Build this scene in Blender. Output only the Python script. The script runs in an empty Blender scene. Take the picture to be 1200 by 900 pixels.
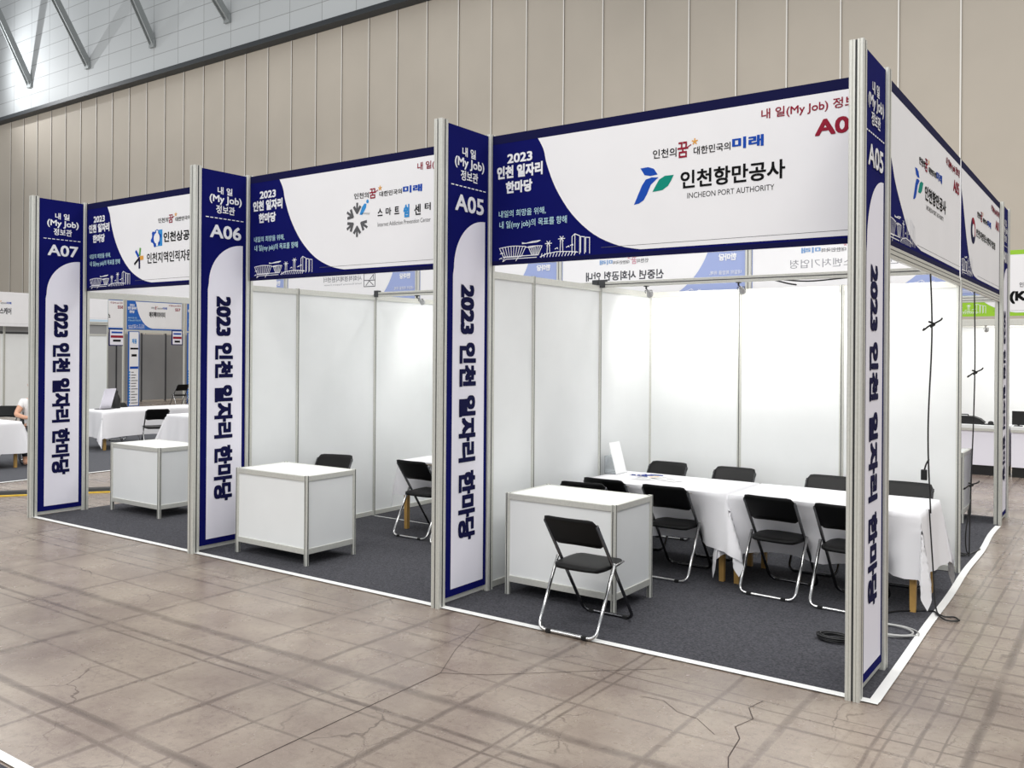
import bpy, bmesh, math, random
from mathutils import Vector, Matrix
random.seed(7)
S = bpy.context.scene
COL = S.collection

# ------------------------------------------------------------------ camera
cam_d = bpy.data.cameras.new('camera')
cam = bpy.data.objects.new('camera', cam_d); COL.objects.link(cam)
cam_d.sensor_width = 36.0
cam_d.lens = 1040.29 / 1200 * 36
cam_d.shift_y = -36.69 / 1200
cam_d.clip_end = 300
cam.matrix_world = (Matrix.Translation((1.2724, -5.0959, 1.9133)) @ Matrix.Rotation(0.6126, 4, 'Z')
                    @ Matrix.Rotation(math.pi / 2, 4, 'X') @ Matrix.Rotation(0.0071, 4, 'Z'))
S.camera = cam

# ------------------------------------------------------------------ light and exposure
S.view_settings.view_transform = 'Standard'
S.view_settings.look = 'None'
S.view_settings.gamma = 1.0
S.view_settings.use_curve_mapping = False
S.view_settings.exposure = 0.0
w = bpy.data.worlds.new('hall_air'); S.world = w; w.use_nodes = True
w.node_tree.nodes['Background'].inputs[0].default_value = (0.93, 0.97, 1.0, 1)
w.node_tree.nodes['Background'].inputs[1].default_value = 0.56

def area(name, loc, size, power, color=(1, .98, .95), rot=(0, 0, 0), sy=None):
    l = bpy.data.lights.new(name, 'AREA'); l.energy = power; l.color = color
    l.shape = 'RECTANGLE'; l.size = size; l.size_y = sy or size
    o = bpy.data.objects.new(name, l); COL.objects.link(o)
    o.location = loc; o.rotation_euler = rot
    return o
# the hall's rows of high ceiling lamps, above the frame
area('hall_lamp_row', (-4, -7, 14.5), 26, 1500, sy=3)
area('hall_lamp_row', (-4, 2.5, 14.5), 26, 1100, sy=3)
area('hall_lamp_row', (-20, 10, 14.5), 60, 3000, sy=3)
area('upper_wall_fill', (-34, 15, 13), 40, 600, rot=(math.radians(150), 0, 0), sy=.6)  # unseen fill light added to brighten the upper wall
area('hall_lamp_row', (-2, -18, 13), 30, 1700, sy=3, rot=(math.radians(40), 0, 0))
area('hall_lamp_row', (7, 2, 14), 3, 500, sy=18)
# floodlight grazing the upper wall, left of the frame
fl = bpy.data.lights.new('hall_floodlight', 'SPOT'); fl.energy = 1500; fl.color = (.96, .98, 1)
fl.spot_size = 2.4; fl.spot_blend = .9; fl.shadow_soft_size = .12
flo = bpy.data.objects.new('hall_floodlight', fl); COL.objects.link(flo)
flo.location = (-51.6, 16.0, 17.6)
flo.rotation_euler = Vector((1.1, 1, .05)).to_track_quat('-Z', 'Y').to_euler()

# ------------------------------------------------------------------ helpers
def srgb(r, g, b):
    f = lambda c: (c / 255 / 12.92) if c / 255 <= .04045 else ((c / 255 + .055) / 1.055) ** 2.4
    return (f(r), f(g), f(b), 1)

MATS = {}
def mat(name, rgb, rough=.5, metal=0.0, spec=.5, noise=0.0, nscale=20, bump=0.0, bscale=200, emit=0, trans=0, coat=0):
    if name in MATS: return MATS[name]
    m = bpy.data.materials.new(name); m.use_nodes = True
    nt = m.node_tree; b = nt.nodes['Principled BSDF']
    col = srgb(*rgb)
    b.inputs['Base Color'].default_value = col
    b.inputs['Roughness'].default_value = rough
    b.inputs['Metallic'].default_value = metal
    b.inputs['Specular IOR Level'].default_value = spec
    if coat: b.inputs['Coat Weight'].default_value = coat
    if trans: b.inputs['Transmission Weight'].default_value = trans
    if emit:
        b.inputs['Emission Color'].default_value = col
        b.inputs['Emission Strength'].default_value = emit
    if noise or bump:
        tc = nt.nodes.new('ShaderNodeTexCoord')
    if noise:
        n = nt.nodes.new('ShaderNodeTexNoise'); n.inputs['Scale'].default_value = nscale; n.inputs['Detail'].default_value = 5
        nt.links.new(tc.outputs['Object'], n.inputs['Vector'])
        r = nt.nodes.new('ShaderNodeValToRGB')
        r.color_ramp.elements[0].position = .3; r.color_ramp.elements[1].position = .7
        r.color_ramp.elements[0].color = tuple(c * (1 - noise) for c in col[:3]) + (1,)
        r.color_ramp.elements[1].color = tuple(min(1, c * (1 + noise)) for c in col[:3]) + (1,)
        nt.links.new(n.outputs['Fac'], r.inputs['Fac']); nt.links.new(r.outputs['Color'], b.inputs['Base Color'])
    if bump:
        n2 = nt.nodes.new('ShaderNodeTexNoise'); n2.inputs['Scale'].default_value = bscale; n2.inputs['Detail'].default_value = 3
        nt.links.new(tc.outputs['Object'], n2.inputs['Vector'])
        bp = nt.nodes.new('ShaderNodeBump'); bp.inputs['Strength'].default_value = bump; bp.inputs['Distance'].default_value = .01
        nt.links.new(n2.outputs['Fac'], bp.inputs['Height']); nt.links.new(bp.outputs['Normal'], b.inputs['Normal'])
    MATS[name] = m
    return m

class MB:
    """collects shapes, then links them as ONE mesh object"""
    def __init__(s): s.v = []; s.f = []; s.m = []; s.sm = []; s.mats = []
    def mi(s, m):
        if m not in s.mats: s.mats.append(m)
        return s.mats.index(m)
    def raw(s, vs, fs, m, smooth=False):
        o = len(s.v); k = s.mi(m)
        s.v += [tuple(p) for p in vs]
        for f in fs: s.f.append([o + i for i in f]); s.m.append(k); s.sm.append(smooth)
        return s
    def box(s, a, b, m, bev=0.0):
        (x0, y0, z0), (x1, y1, z1) = a, b
        if bev <= 0:
            v = [(x0, y0, z0), (x1, y0, z0), (x1, y1, z0), (x0, y1, z0), (x0, y0, z1), (x1, y0, z1), (x1, y1, z1), (x0, y1, z1)]
            return s.raw(v, [(0, 3, 2, 1), (4, 5, 6, 7), (0, 1, 5, 4), (1, 2, 6, 5), (2, 3, 7, 6), (3, 0, 4, 7)], m)
        bm = bmesh.new()
        bmesh.ops.create_cube(bm, size=1)
        bmesh.ops.scale(bm, vec=(x1 - x0, y1 - y0, z1 - z0), verts=bm.verts)
        bmesh.ops.translate(bm, vec=((x0 + x1) / 2, (y0 + y1) / 2, (z0 + z1) / 2), verts=bm.verts)
        bmesh.ops.bevel(bm, geom=bm.edges[:], offset=bev, segments=2, affect='EDGES', profile=.6)
        bm.verts.ensure_lookup_table(); bm.verts.index_update()
        s.raw([v.co[:] for v in bm.verts], [[v.index for v in f.verts] for f in bm.faces], m)
        bm.free(); return s
    def prism(s, poly, z0, z1, m, M=None):
        n = len(poly)
        v = [(p[0], p[1], z0) for p in poly] + [(p[0], p[1], z1) for p in poly]
        if M is not None: v = [tuple(M @ Vector(p)) for p in v]
        f = [[i, (i + 1) % n, n + (i + 1) % n, n + i] for i in range(n)] + [list(range(n - 1, -1, -1)), list(range(n, 2 * n))]
        return s.raw(v, f, m)
    def tube(s, pts, r, m, seg=8, closed=False, cap=True):
        P = [Vector(p) for p in pts]; n = len(P)
        rs = r if isinstance(r, (list, tuple)) else [r] * n
        T = []
        for i in range(n):
            a = P[(i - 1) % n] if (closed or i > 0) else P[i]
            b = P[(i + 1) % n] if (closed or i < n - 1) else P[i]
            T.append((b - a).normalized())
        up = Vector((0, 0, 1)) if abs(T[0].z) < .9 else Vector((1, 0, 0))
        N = (up - T[0] * up.dot(T[0])).normalized()
        vs = []
        for i in range(n):
            N = (N - T[i] * N.dot(T[i])).normalized(); B = T[i].cross(N)
            for k in range(seg):
                a = 2 * math.pi * k / seg
                vs.append(P[i] + (N * math.cos(a) + B * math.sin(a)) * rs[i])
        fs = []
        for i in range(n if closed else n - 1):
            j = (i + 1) % n
            for k in range(seg):
                l = (k + 1) % seg
                fs.append([i * seg + k, i * seg + l, j * seg + l, j * seg + k])
        if cap and not closed:
            fs.append(list(range(seg - 1, -1, -1))); fs.append([(n - 1) * seg + k for k in range(seg)])
        return s.raw(vs, fs, m, True)
    def lathe(s, prof, m, seg=20, M=None):
        vs = []; fs = []
        for (r, z) in prof:
            for k in range(seg):
                a = 2 * math.pi * k / seg; vs.append(Vector((r * math.cos(a), r * math.sin(a), z)))
        if M is not None: vs = [M @ v for v in vs]
        for i in range(len(prof) - 1):
            for k in range(seg):
                l = (k + 1) % seg; fs.append([i * seg + k, i * seg + l, (i + 1) * seg + l, (i + 1) * seg + k])
        return s.raw(vs, fs, m, True)
    def build(s, name, parent=None, label=None):
        me = bpy.data.meshes.new(name)
        me.from_pydata(s.v, [], s.f)
        for m in s.mats: me.materials.append(m)
        me.polygons.foreach_set('material_index', s.m)
        me.polygons.foreach_set('use_smooth', s.sm)
        me.update()
        o = bpy.data.objects.new(name, me); COL.objects.link(o)
        if parent is not None: o.parent = parent
        if label: o['label'] = label
        return o

def tag(o, label, cat, group=None):
    o['label'] = label; o['category'] = cat
    if group: o['group'] = group
    return o
def thing(name, label, cat, loc=(0, 0, 0), rz=0, group=None):
    o = bpy.data.objects.new(name, None); COL.objects.link(o)
    o.location = loc; o.rotation_euler = (0, 0, rz); o.empty_display_size = .1
    return tag(o, label, cat, group)
def struct(o): o['kind'] = 'structure'; return o
def dup(root, loc, rz, label, group=None):
    r = root.copy(); COL.objects.link(r); r.location = loc; r.rotation_euler = (0, 0, rz); r['label'] = label
    if group: r['group'] = group
    for ch in list(root.children):
        c = ch.copy(); COL.objects.link(c); c.parent = r
        for g in list(ch.children):
            d = g.copy(); COL.objects.link(d); d.parent = c
    return r

def fillet(pts, rad, n=5):
    P = [Vector(p) for p in pts]; out = [P[0]]
    for i in range(1, len(P) - 1):
        a = (P[i - 1] - P[i]); b = (P[i + 1] - P[i])
        t = min(rad, a.length * .49, b.length * .49)
        A = P[i] + a.normalized() * t; B = P[i] + b.normalized() * t
        for k in range(n + 1):
            u = k / n
            out.append(A * (1 - u) ** 2 + P[i] * 2 * u * (1 - u) + B * u * u)
    out.append(P[-1]); return out
def spline(pts, n=8):
    P = [Vector(p) for p in pts]; out = []
    for i in range(len(P) - 1):
        p0 = P[max(i - 1, 0)]; p1 = P[i]; p2 = P[i + 1]; p3 = P[min(i + 2, len(P) - 1)]
        for k in range(n):
            t = k / n
            out.append(.5 * ((2 * p1) + (p2 - p0) * t + (2 * p0 - 5 * p1 + 4 * p2 - p3) * t * t + (3 * p1 - p0 - 3 * p2 + p3) * t ** 3))
    out.append(P[-1]); return out

# ------------------------------------------------------------------ lettering
TXT = {}
def text_geo(body, off=0.0):
    k = (body, off)
    if k not in TXT:
        c = bpy.data.curves.new('lettering', 'FONT'); c.body = body; c.resolution_u = 3
        o = bpy.data.objects.new('lettering', c); COL.objects.link(o)
        me = bpy.data.meshes.new_from_object(o.evaluated_get(bpy.context.evaluated_depsgraph_get()))
        vs = [v.co[:2] for v in me.vertices]; fs = [list(p.vertices) for p in me.polygons]
        bpy.data.objects.remove(o); bpy.data.curves.remove(c); bpy.data.meshes.remove(me)
        x0 = min(v[0] for v in vs); x1 = max(v[0] for v in vs); y0 = min(v[1] for v in vs); y1 = max(v[1] for v in vs)
        if off:
            e = off; sh = [(-e, -e), (e, -e), (-e, e), (e, e), (0, 0), (e, 0), (-e, 0), (0, e), (0, -e)]
            n = len(vs); base = vs; vs = [(v[0] + dx, v[1] + dy) for dx, dy in sh for v in base]
            fs = [[i + n * q for i in f] for q in range(len(sh)) for f in fs]
            x0 -= e; x1 += e; y0 -= e; y1 += e
        m0 = n if off else len(vs)
        TXT[k] = ([((v[0] - x0) / (x1 - x0), (v[1] - y0) / (y1 - y0), i // m0 * .00022) for i, v in enumerate(vs)], fs)
    return TXT[k]

class Face:
    """a flat printed face: O + u*U + v*V, lifted a hair along N"""
    def __init__(s, mb, O, U, V=(0, 0, 1), N=None, lift=.002):
        s.mb = mb; s.O = Vector(O); s.U = Vector(U); s.V = Vector(V)
        s.N = Vector(N) if N else s.U.cross(s.V); s.lift = lift
        s.flip = s.U.cross(s.V).dot(s.N) < 0
    def new(s, name):
        s.mb = MB(); s.groups = getattr(s, 'groups', []) + [(name, s.mb)]
    def done(s, parent):
        for n, m in s.groups:
            if m.v: m.build(n, parent)
    def P(s, u, v, k=1): return s.O + s.U * u + s.V * v + s.N * (s.lift * k)
    def poly(s, pts, m, k=1):
        ids = list(range(len(pts)))
        if s.flip: ids.reverse()
        s.mb.raw([s.P(u, v, k) for u, v in pts], [ids], m)
    def rect(s, u0, v0, u1, v1, m, k=1): s.poly([(u0, v0), (u1, v0), (u1, v1), (u0, v1)], m, k)
    def text(s, body, u0, v0, u1, v1, m, off=0.0, k=2, rot=False, slope=0):
        vs, fs = text_geo(body, off)
        if rot: q = [s.P(u0 + b * (u1 - u0), v1 - a * (v1 - v0), k) + s.N * c for a, b, c in vs]
        else: q = [s.P(u0 + a * (u1 - u0), v0 + b * (v1 - v0) + slope * a * (u1 - u0), k) + s.N * c for a, b, c in vs]
        if s.flip: fs = [f[::-1] for f in fs]
        s.mb.raw(q, fs, m)
    def line(s, pts, wd, m, k=2, closed=False):
        P = [Vector((p[0], p[1])) for p in pts]
        if closed: P.append(P[0])
        for a, b in zip(P, P[1:]):
            d = b - a
            if d.length < 1e-6: continue
            d.normalize(); n = Vector((-d.y, d.x)) * wd / 2; e = d * wd * .3
            q = [a - n - e, b - n + e, b + n + e, a + n - e]
            s.lc = (getattr(s, 'lc', 0) + 1) % 30
            s.poly([(p.x, p.y) for p in q], m, k + s.lc * .035)

def arc(cx, cy, rx, ry, a0, a1, n=16):
    return [(cx + rx * math.cos(math.radians(a0 + (a1 - a0) * i / n)), cy + ry * math.sin(math.radians(a0 + (a1 - a0) * i / n))) for i in range(n + 1)]

# ------------------------------------------------------------------ materials
ALU = mat('brushed_aluminium', (214, 214, 207), .45, .4, noise=.05, nscale=60)
ALUD = mat('aluminium_groove', (72, 74, 76), .6, .3)
WHITE = mat('white_laminate_panel', (236, 238, 238), .45, noise=.012, nscale=4)
FAB = mat('white_banner_fabric', (240, 239, 241), .7, spec=.3, noise=.012, nscale=3)
NAVY = mat('navy_print', (15, 19, 92), .8, spec=.06, noise=.05, nscale=4)
NAVYD = mat('deep_navy_print', (10, 12, 62), .75, spec=.15)
LILAC = mat('lilac_white_print', (238, 236, 246), .7, spec=.3)
INKW = mat('white_ink', (240, 240, 244), .5)
INKC = mat('pale_cyan_ink', (190, 226, 236), .5)
INKK = mat('black_ink', (20, 20, 22), .8, spec=.1)
INKG = mat('grey_ink', (95, 95, 98), .8, spec=.1)
RED = mat('dark_red_ink', (150, 38, 58), .8, spec=.1)
INKB = mat('blue_ink', (32, 78, 176), .8, spec=.1)
SKY = mat('sky_blue_ink', (36, 140, 210), .5)
TEAL = mat('teal_ink', (22, 140, 122), .8, spec=.1)
ORG = mat('orange_ink', (226, 160, 60), .5)
GRN = mat('leaf_green_ink', (90, 160, 60), .5)
LBL = mat('navy_print_seen_from_behind', (158, 172, 218), .6)
LRED = mat('red_ink_seen_from_behind', (206, 150, 166), .6)
LINK = mat('black_ink_seen_from_behind', (62, 62, 70), .6)
LINKG = mat('grey_ink_seen_from_behind', (150, 150, 156), .6)
LINKB = mat('blue_ink_seen_from_behind', (130, 165, 210), .6)
VINYL = mat('black_vinyl', (9, 9, 10), .5, spec=.25, bump=.12, bscale=260)
CHROME = mat('chrome_tube', (205, 205, 205), .16, 1.0)
GUN = mat('dark_chrome_tube', (96, 96, 99), .2, 1.0)
RUB = mat('black_rubber', (18, 18, 19), .6)
CLOTH = mat('white_tablecloth_fabric', (238, 237, 240), .8, bump=.08, bscale=350)
WOOD = mat('pale_varnished_wood', (190, 150, 84), .5, noise=.12, nscale=14)
PLY = mat('table_board', (170, 150, 120), .6)
CABLE = mat('black_cable_sheath', (22, 22, 24), .45)
CABLEG = mat('grey_cable_sheath', (172, 172, 170), .45)
TAPE = mat('white_tape', (236, 236, 234), .5, noise=.03, nscale=8)
BULB = mat('lamp_glass_glow', (255, 252, 240), .3, emit=14)
LAMPW = mat('pale_grey_lamp_shell', (196, 197, 198), .4)
LAMPB = mat('lamp_black_metal', (40, 41, 43), .45, .4)

# ------------------------------------------------------------------ the hall
def floor_material():
    m = bpy.data.materials.new('polished_concrete'); m.use_nodes = True; nt = m.node_tree; L = nt.links
    b = nt.nodes['Principled BSDF']
    tc = nt.nodes.new('ShaderNodeTexCoord')
    sep = nt.nodes.new('ShaderNodeSeparateXYZ'); L.new(tc.outputs['Object'], sep.inputs[0])
    def N(scale, detail=4, sc=(1, 1, 1), rough=.6):
        mp = nt.nodes.new('ShaderNodeMapping'); mp.inputs['Scale'].default_value = sc
        L.new(tc.outputs['Object'], mp.inputs[0])
        n = nt.nodes.new('ShaderNodeTexNoise'); n.inputs['Scale'].default_value = scale; n.inputs['Detail'].default_value = detail
        n.inputs['Roughness'].default_value = rough
        L.new(mp.outputs[0], n.inputs['Vector']); return n.outputs['Fac']
    def M(op, a, bb=None, c=None, clamp=False):
        n = nt.nodes.new('ShaderNodeMath'); n.operation = op; n.use_clamp = clamp
        for i, x in enumerate((a, bb, c)):
            if x is None: continue
            if isinstance(x, (int, float)): n.inputs[i].default_value = x
            else: L.new(x, n.inputs[i])
        return n.outputs[0]
    def ramp(x, lo, hi):
        n = nt.nodes.new('ShaderNodeMapRange'); n.inputs[1].default_value = lo; n.inputs[2].default_value = hi
        L.new(x, n.inputs[0]); return n.outputs[0]
    def mix(f, a, c):
        n = nt.nodes.new('ShaderNodeMix'); n.data_type = 'RGBA'
        if isinstance(f, (int, float)): n.inputs[0].default_value = f
        else: L.new(f, n.inputs[0])
        for s, x in ((6, a), (7, c)):
            if isinstance(x, tuple): n.inputs[s].default_value = x
            else: L.new(x, n.inputs[s])
        return n.outputs[2]
    base = mix(ramp(N(.55, 6), .34, .68), srgb(120, 106, 98), srgb(152, 139, 127))
    base = mix(M('MULTIPLY', ramp(N(2.2, 6), .42, .72), .45), base, srgb(166, 155, 141))
    base = mix(M('MULTIPLY', ramp(N(26, 4), .5, .72), .35), base, srgb(98, 82, 75))
    speck = ramp(N(70, 2), .66, .72)
    base = mix(M('MULTIPLY', speck, .5), base, srgb(72, 58, 54))
    # dirt left in straight lines by the edges of earlier stands, along both directions of the hall grid
    wob = M('MULTIPLY_ADD', N(1.1, 3), .05, -.025)
    brk = ramp(N(1.7, 5), .26, .5)
    brk2 = ramp(N(6, 4), .26, .52)
    X = M('ADD', sep.outputs[0], wob); Y = M('ADD', sep.outputs[1], wob)
    acc = None
    ylines = [(-1.61, .035, .8), (-1.70, .02, .7), (-1.32, .07, .55), (-2.57, .05, .75), (-2.72, .03, .5), (-.93, .02, .45), (-.55, .03, .5),
              (-.28, .012, .4), (-2.1, .02, .4), (-3.3, .05, .6), (.527, .012, 1), (1.475, .016, .8), (.12, .03, .6), (-.39, .014, .8), (.64, .045, .7), (.84, .04, .65), (.32, .02, .6), (.43, .02, .6), (1.0, .03, .5), (1.2, .02, .6), (1.75, .03, .6), (2.05, .04, .6), (2.4, .02, .5), (2.75, .03, .6), (3.2, .03, .5), (3.6, .05, .6), (4.4, .03, .6), (5.2, .06, .6), (6.1, .04, .6)]
    xlines = [(-3.43, .03, .65), (-2.84, .04, .6), (-2.43, .02, .55), (-1.72, .04, .6), (-6.76, .05, .5), (-5.6, .03, .45), (-4.6, .04, .5), (-1.28, .02, .7), (-1.2, .02, .6),
              (-.62, .03, .4), (-.2, .04, .35), (.64, .045, .75), (.405, .022, .6), (.23, .02, .45), (.28, .015, .4), (.52, .011, .5), (.85, .02, .4), (-8.1, .05, .5), (-9.6, .05, .5)]
    for C, ls in ((X, xlines), (Y, ylines)):
        for i, (c, wd, a) in enumerate(ls):
            d = M('ABSOLUTE', M('SUBTRACT', C, c))
            k = M('MULTIPLY', M('SUBTRACT', 1, M('DIVIDE', d, wd * .62), clamp=True), a)
            k = M('MULTIPLY', M('POWER', k, .4), brk if i % 2 else brk2)
            acc = k if acc is None else M('MAXIMUM', acc, k)
    s1 = ramp(N(1, 5, (.45, 16, 1), .7), .6, .72); s2 = ramp(N(1, 5, (16, .45, 1), .7), .6, .72)
    acc = M('MAXIMUM', acc, M('MULTIPLY', M('MAXIMUM', s1, s2), .3))
    base = mix(M('MULTIPLY', acc, .74), base, srgb(66, 53, 48))
    # hairline craze cracks and scratches
    nz = nt.nodes.new('ShaderNodeTexNoise'); nz.inputs['Scale'].default_value = 2.5; nz.inputs['Detail'].default_value = 5; L.new(tc.outputs['Object'], nz.inputs['Vector'])
    va = nt.nodes.new('ShaderNodeVectorMath'); va.operation = 'MULTIPLY_ADD'; va.inputs[1].default_value = (.5, .5, 0)
    L.new(nz.outputs['Color'], va.inputs[0]); L.new(tc.outputs['Object'], va.inputs[2])
    for sc, wdt, amt, bs in ((.8, .006, .75, 1.4), (2.1, .012, .5, 2.3)):
        vo = nt.nodes.new('ShaderNodeTexVoronoi'); vo.feature = 'DISTANCE_TO_EDGE'; vo.inputs['Scale'].default_value = sc
        L.new(va.outputs[0], vo.inputs['Vector'])
        k = M('MULTIPLY', ramp(vo.outputs['Distance'], wdt, wdt * .3), M('MULTIPLY', ramp(N(bs, 4), .5, .64), amt))
        base = mix(k, base, srgb(74, 60, 54))
    s3 = ramp(N(1, 4, (2.2, 60, 1), .6), .66, .74); s4 = ramp(N(1, 4, (60, 2.2, 1), .6), .66, .74)
    base = mix(M('MULTIPLY', M('MAXIMUM', s3, s4), .4), base, srgb(92, 76, 68))
    base = mix(M('MULTIPLY', ramp(N(120, 2), .38, .3), .35), base, srgb(196, 184, 166))
    L.new(base, b.inputs['Base Color'])
    L.new(M('MULTIPLY_ADD', N(1.3, 6), .34, .1), b.inputs['Roughness'])
    b.inputs['Specular IOR Level'].default_value = .5
    bp = nt.nodes.new('ShaderNodeBump'); bp.inputs['Strength'].default_value = .12; bp.inputs['Distance'].default_value = .004
    L.new(N(9, 6), bp.inputs['Height']); L.new(bp.outputs['Normal'], b.inputs['Normal'])
    return m

mb = MB(); FLOOR = floor_material()
mb.raw([(-90, -14, 0), (40, -14, 0), (40, 20, 0), (-90, 20, 0)], [(0, 1, 2, 3)], FLOOR)
CRACK = mat('floor_crack', (58, 46, 42), .8)
def crack(pts, wd):
    for (ax, ay), (bx, by) in zip(pts, pts[1:]):
        d = Vector((bx - ax, by - ay)); n = Vector((-d.y, d.x)).normalized() * wd / 2
        mb.raw([(ax - n.x, ay - n.y, .0006), (bx - n.x, by - n.y, .0006), (bx + n.x, by + n.y, .0006), (ax + n.x, ay + n.y, .0006)], [(0, 1, 2, 3)], CRACK)
crack([(-2.08, -6), (-2.09, -2.5), (-2.11, -1.0)], .008)
crack([(-2.11, -1.0), (-1.86, -.86), (-1.6, -.62), (-1.25, -.31), (-1.05, -.14)], .006)
crack([(-2.11, -1.0), (-2.3, -.62), (-2.42, -.3), (-2.5, -.1)], .004)
crack([(-.4, -.28), (-.43, -.42), (-.36, -.55), (-.4, -.7), (-.33, -.82), (-.3, -1.05), (-.2, -1.3), (-.18, -1.5)], .006)
crack([(-.98, -.62), (-.85, -.6), (-.72, -.7), (-.6, -.72), (-.45, -.85)], .005)
fl_o = struct(mb.build('floor'))

WALLM = mat('beige_wall_panel', (190, 181, 168), .75, noise=.035, nscale=.5)
SEAMD = mat('shaded_strip_side', (120, 112, 102), .8)
SEAM = mat('pale_joint_strip', (236, 233, 226), .5)
mb = MB()
mb.raw([(-90, 20, 0), (40, 20, 0), (40, 20, 15.05), (-90, 20, 15.05)], [(0, 1, 2, 3)], WALLM)
x = 36.3
while x > -90:
    mb.box((x - .02, 19.965, 0), (x + .02, 20, 14.95), SEAM)
    mb.box((x + .02, 19.966, 0), (x + .024, 20, 14.95), SEAMD)  # side of the strip painted darker, its shade put into the colour
    x -= 1.4895
struct(mb.build('wall_back'))

def upper_wall_material():
    m = bpy.data.materials.new('pale_grey_ceiling_cladding'); m.use_nodes = True; nt = m.node_tree; L = nt.links
    b = nt.nodes['Principled BSDF']; b.inputs['Roughness'].default_value = .6
    tc = nt.nodes.new('ShaderNodeTexCoord'); mp = nt.nodes.new('ShaderNodeMapping')
    mp.inputs['Rotation'].default_value = (math.pi / 2, 0, 0); mp.inputs['Location'].default_value = (.6, .15, 0)
    L.new(tc.outputs['Object'], mp.inputs[0])
    br = nt.nodes.new('ShaderNodeTexBrick'); br.offset = 0
    br.inputs['Color1'].default_value = srgb(196, 199, 200); br.inputs['Color2'].default_value = srgb(190, 193, 194)
    br.inputs['Mortar'].default_value = srgb(150, 152, 152); br.inputs['Scale'].default_value = 1
    br.inputs['Mortar Size'].default_value = .018; br.inputs['Brick Width'].default_value = 1.95; br.inputs['Row Height'].default_value = .8
    L.new(mp.outputs[0], br.inputs['Vector']); L.new(br.outputs['Color'], b.inputs['Base Color'])
    return m
mb = MB()
mb.raw([(-90, 20, 15.05), (40, 20, 15.05), (40, 20, 24), (-90, 20, 24)], [(0, 1, 2, 3)], upper_wall_material())
struct(mb.build('wall_upper'))
mb = MB(); mb.box((-90, 19.5, 14.92), (40, 19.99, 15.14), mat('dark_ledge_paint', (38, 42, 46), .5), .02)
struct(mb.build('trim_1'))

STEEL = mat('grey_painted_steel', (150, 154, 154), .5, .2)
for i, (x, b, dz, lab) in enumerate([(-49.41, 1.75, 3.47, 'steel roof strut leftmost above the dark ledge'), (-43.44, 1.9, 3.1, 'steel roof strut second from the left above the dark ledge'),
                      (-37.68, 1.6, 2.85, 'steel roof strut third from the left above the dark ledge'), (-31.96, 1.6, 1.7, 'steel roof strut rightmost of the four above the dark ledge')]):
    t = thing('roof_strut', lab, 'strut', (x, 20, 16.68), 0, 'roof struts on the upper wall')
    d = Vector((0, -b, dz)); q = d.to_track_quat('Z', 'X').to_matrix().to_4x4()
    mb = MB(); h = .15
    mb.prism([(-h, -h), (h, -h), (h, -h + .06), (.04, -h + .06), (.04, h - .048), (h, h - .048), (h, h), (-h, h), (-h, h - .048), (-.04, h - .048), (-.04, -h + .06), (-h, -h + .06)], 0.05, d.length * 2.2, STEEL, q)
    mb.build('bar', t)
    mb = MB(); mb.box((-.2, -.14, -.16), (.2, -.001, .2), STEEL, .02); mb.build('foot_plate', t)

# carpets and tapes
def carpet_mat():
    return mat('dark_grey_needle_carpet', (78, 78, 83), .95, spec=.1, noise=.42, nscale=75, bump=.6, bscale=420)
CARPET = carpet_mat()
mb = MB(); mb.prism([(-9.04, .06), (.1, .06), (.085, 1.9), (.06, 4.3), (.015, 6.2), (-.0, 6.82), (-9.04, 6.82)], 0, .006, CARPET); mb.box((-12, 6.0, 0), (-9.04, 6.82, .006), CARPET); struct(mb.build('floor_carpet'))
mb = MB(); mb.box((-22, -9, 0), (-12, 14, .006), mat('far_grey_carpet', (86, 87, 92), .95, spec=.15, noise=.2, nscale=90)); struct(mb.build('floor_carpet'))

def ribbon(mb, pts, wd, m, z=.0075):
    n = len(pts); vs = []
    for i in range(n):
        a = Vector(pts[max(i - 1, 0)]); c = Vector(pts[min(i + 1, n - 1)]); d = (c - a).normalized(); nn = Vector((-d.y, d.x)) * wd / 2
        p = Vector(pts[i]); vs += [(p.x - nn.x, p.y - nn.y, z), (p.x + nn.x, p.y + nn.y, z)]
    mb.raw(vs, [(2 * i, 2 * i + 2, 2 * i + 3, 2 * i + 1) for i in range(n - 1)], m)
mb = MB(); ribbon(mb, [(-9.08, .055), (-4.5, .052), (.13, .055)], .062, TAPE)
tag(mb.build('floor_tape'), 'long white tape along the front edge of the dark carpet', 'tape')
mb = MB(); pts = []
for i in range(60):
    t = i / 59; pts.append((.105 - .088 * t + .012 * math.sin(t * 19) * t, .06 + 6.14 * t))
ribbon(mb, pts, .056, TAPE, .0078)
tag(mb.build('floor_tape'), 'wavy white tape along the right side edge of the carpet', 'tape')
mb = MB(); ribbon(mb, [(-5.96, 2.44), (-3.05, 2.44)], .02, TAPE); tag(mb.build('floor_tape'), 'thin white tape line across the carpet behind the A06 counter', 'tape')
mb = MB(); ribbon(mb, [(-11.98, -8), (-11.98, 12)], .07, TAPE); tag(mb.build('floor_tape'), 'white tape edging the far carpet beyond the A07 booth', 'tape')
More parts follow.
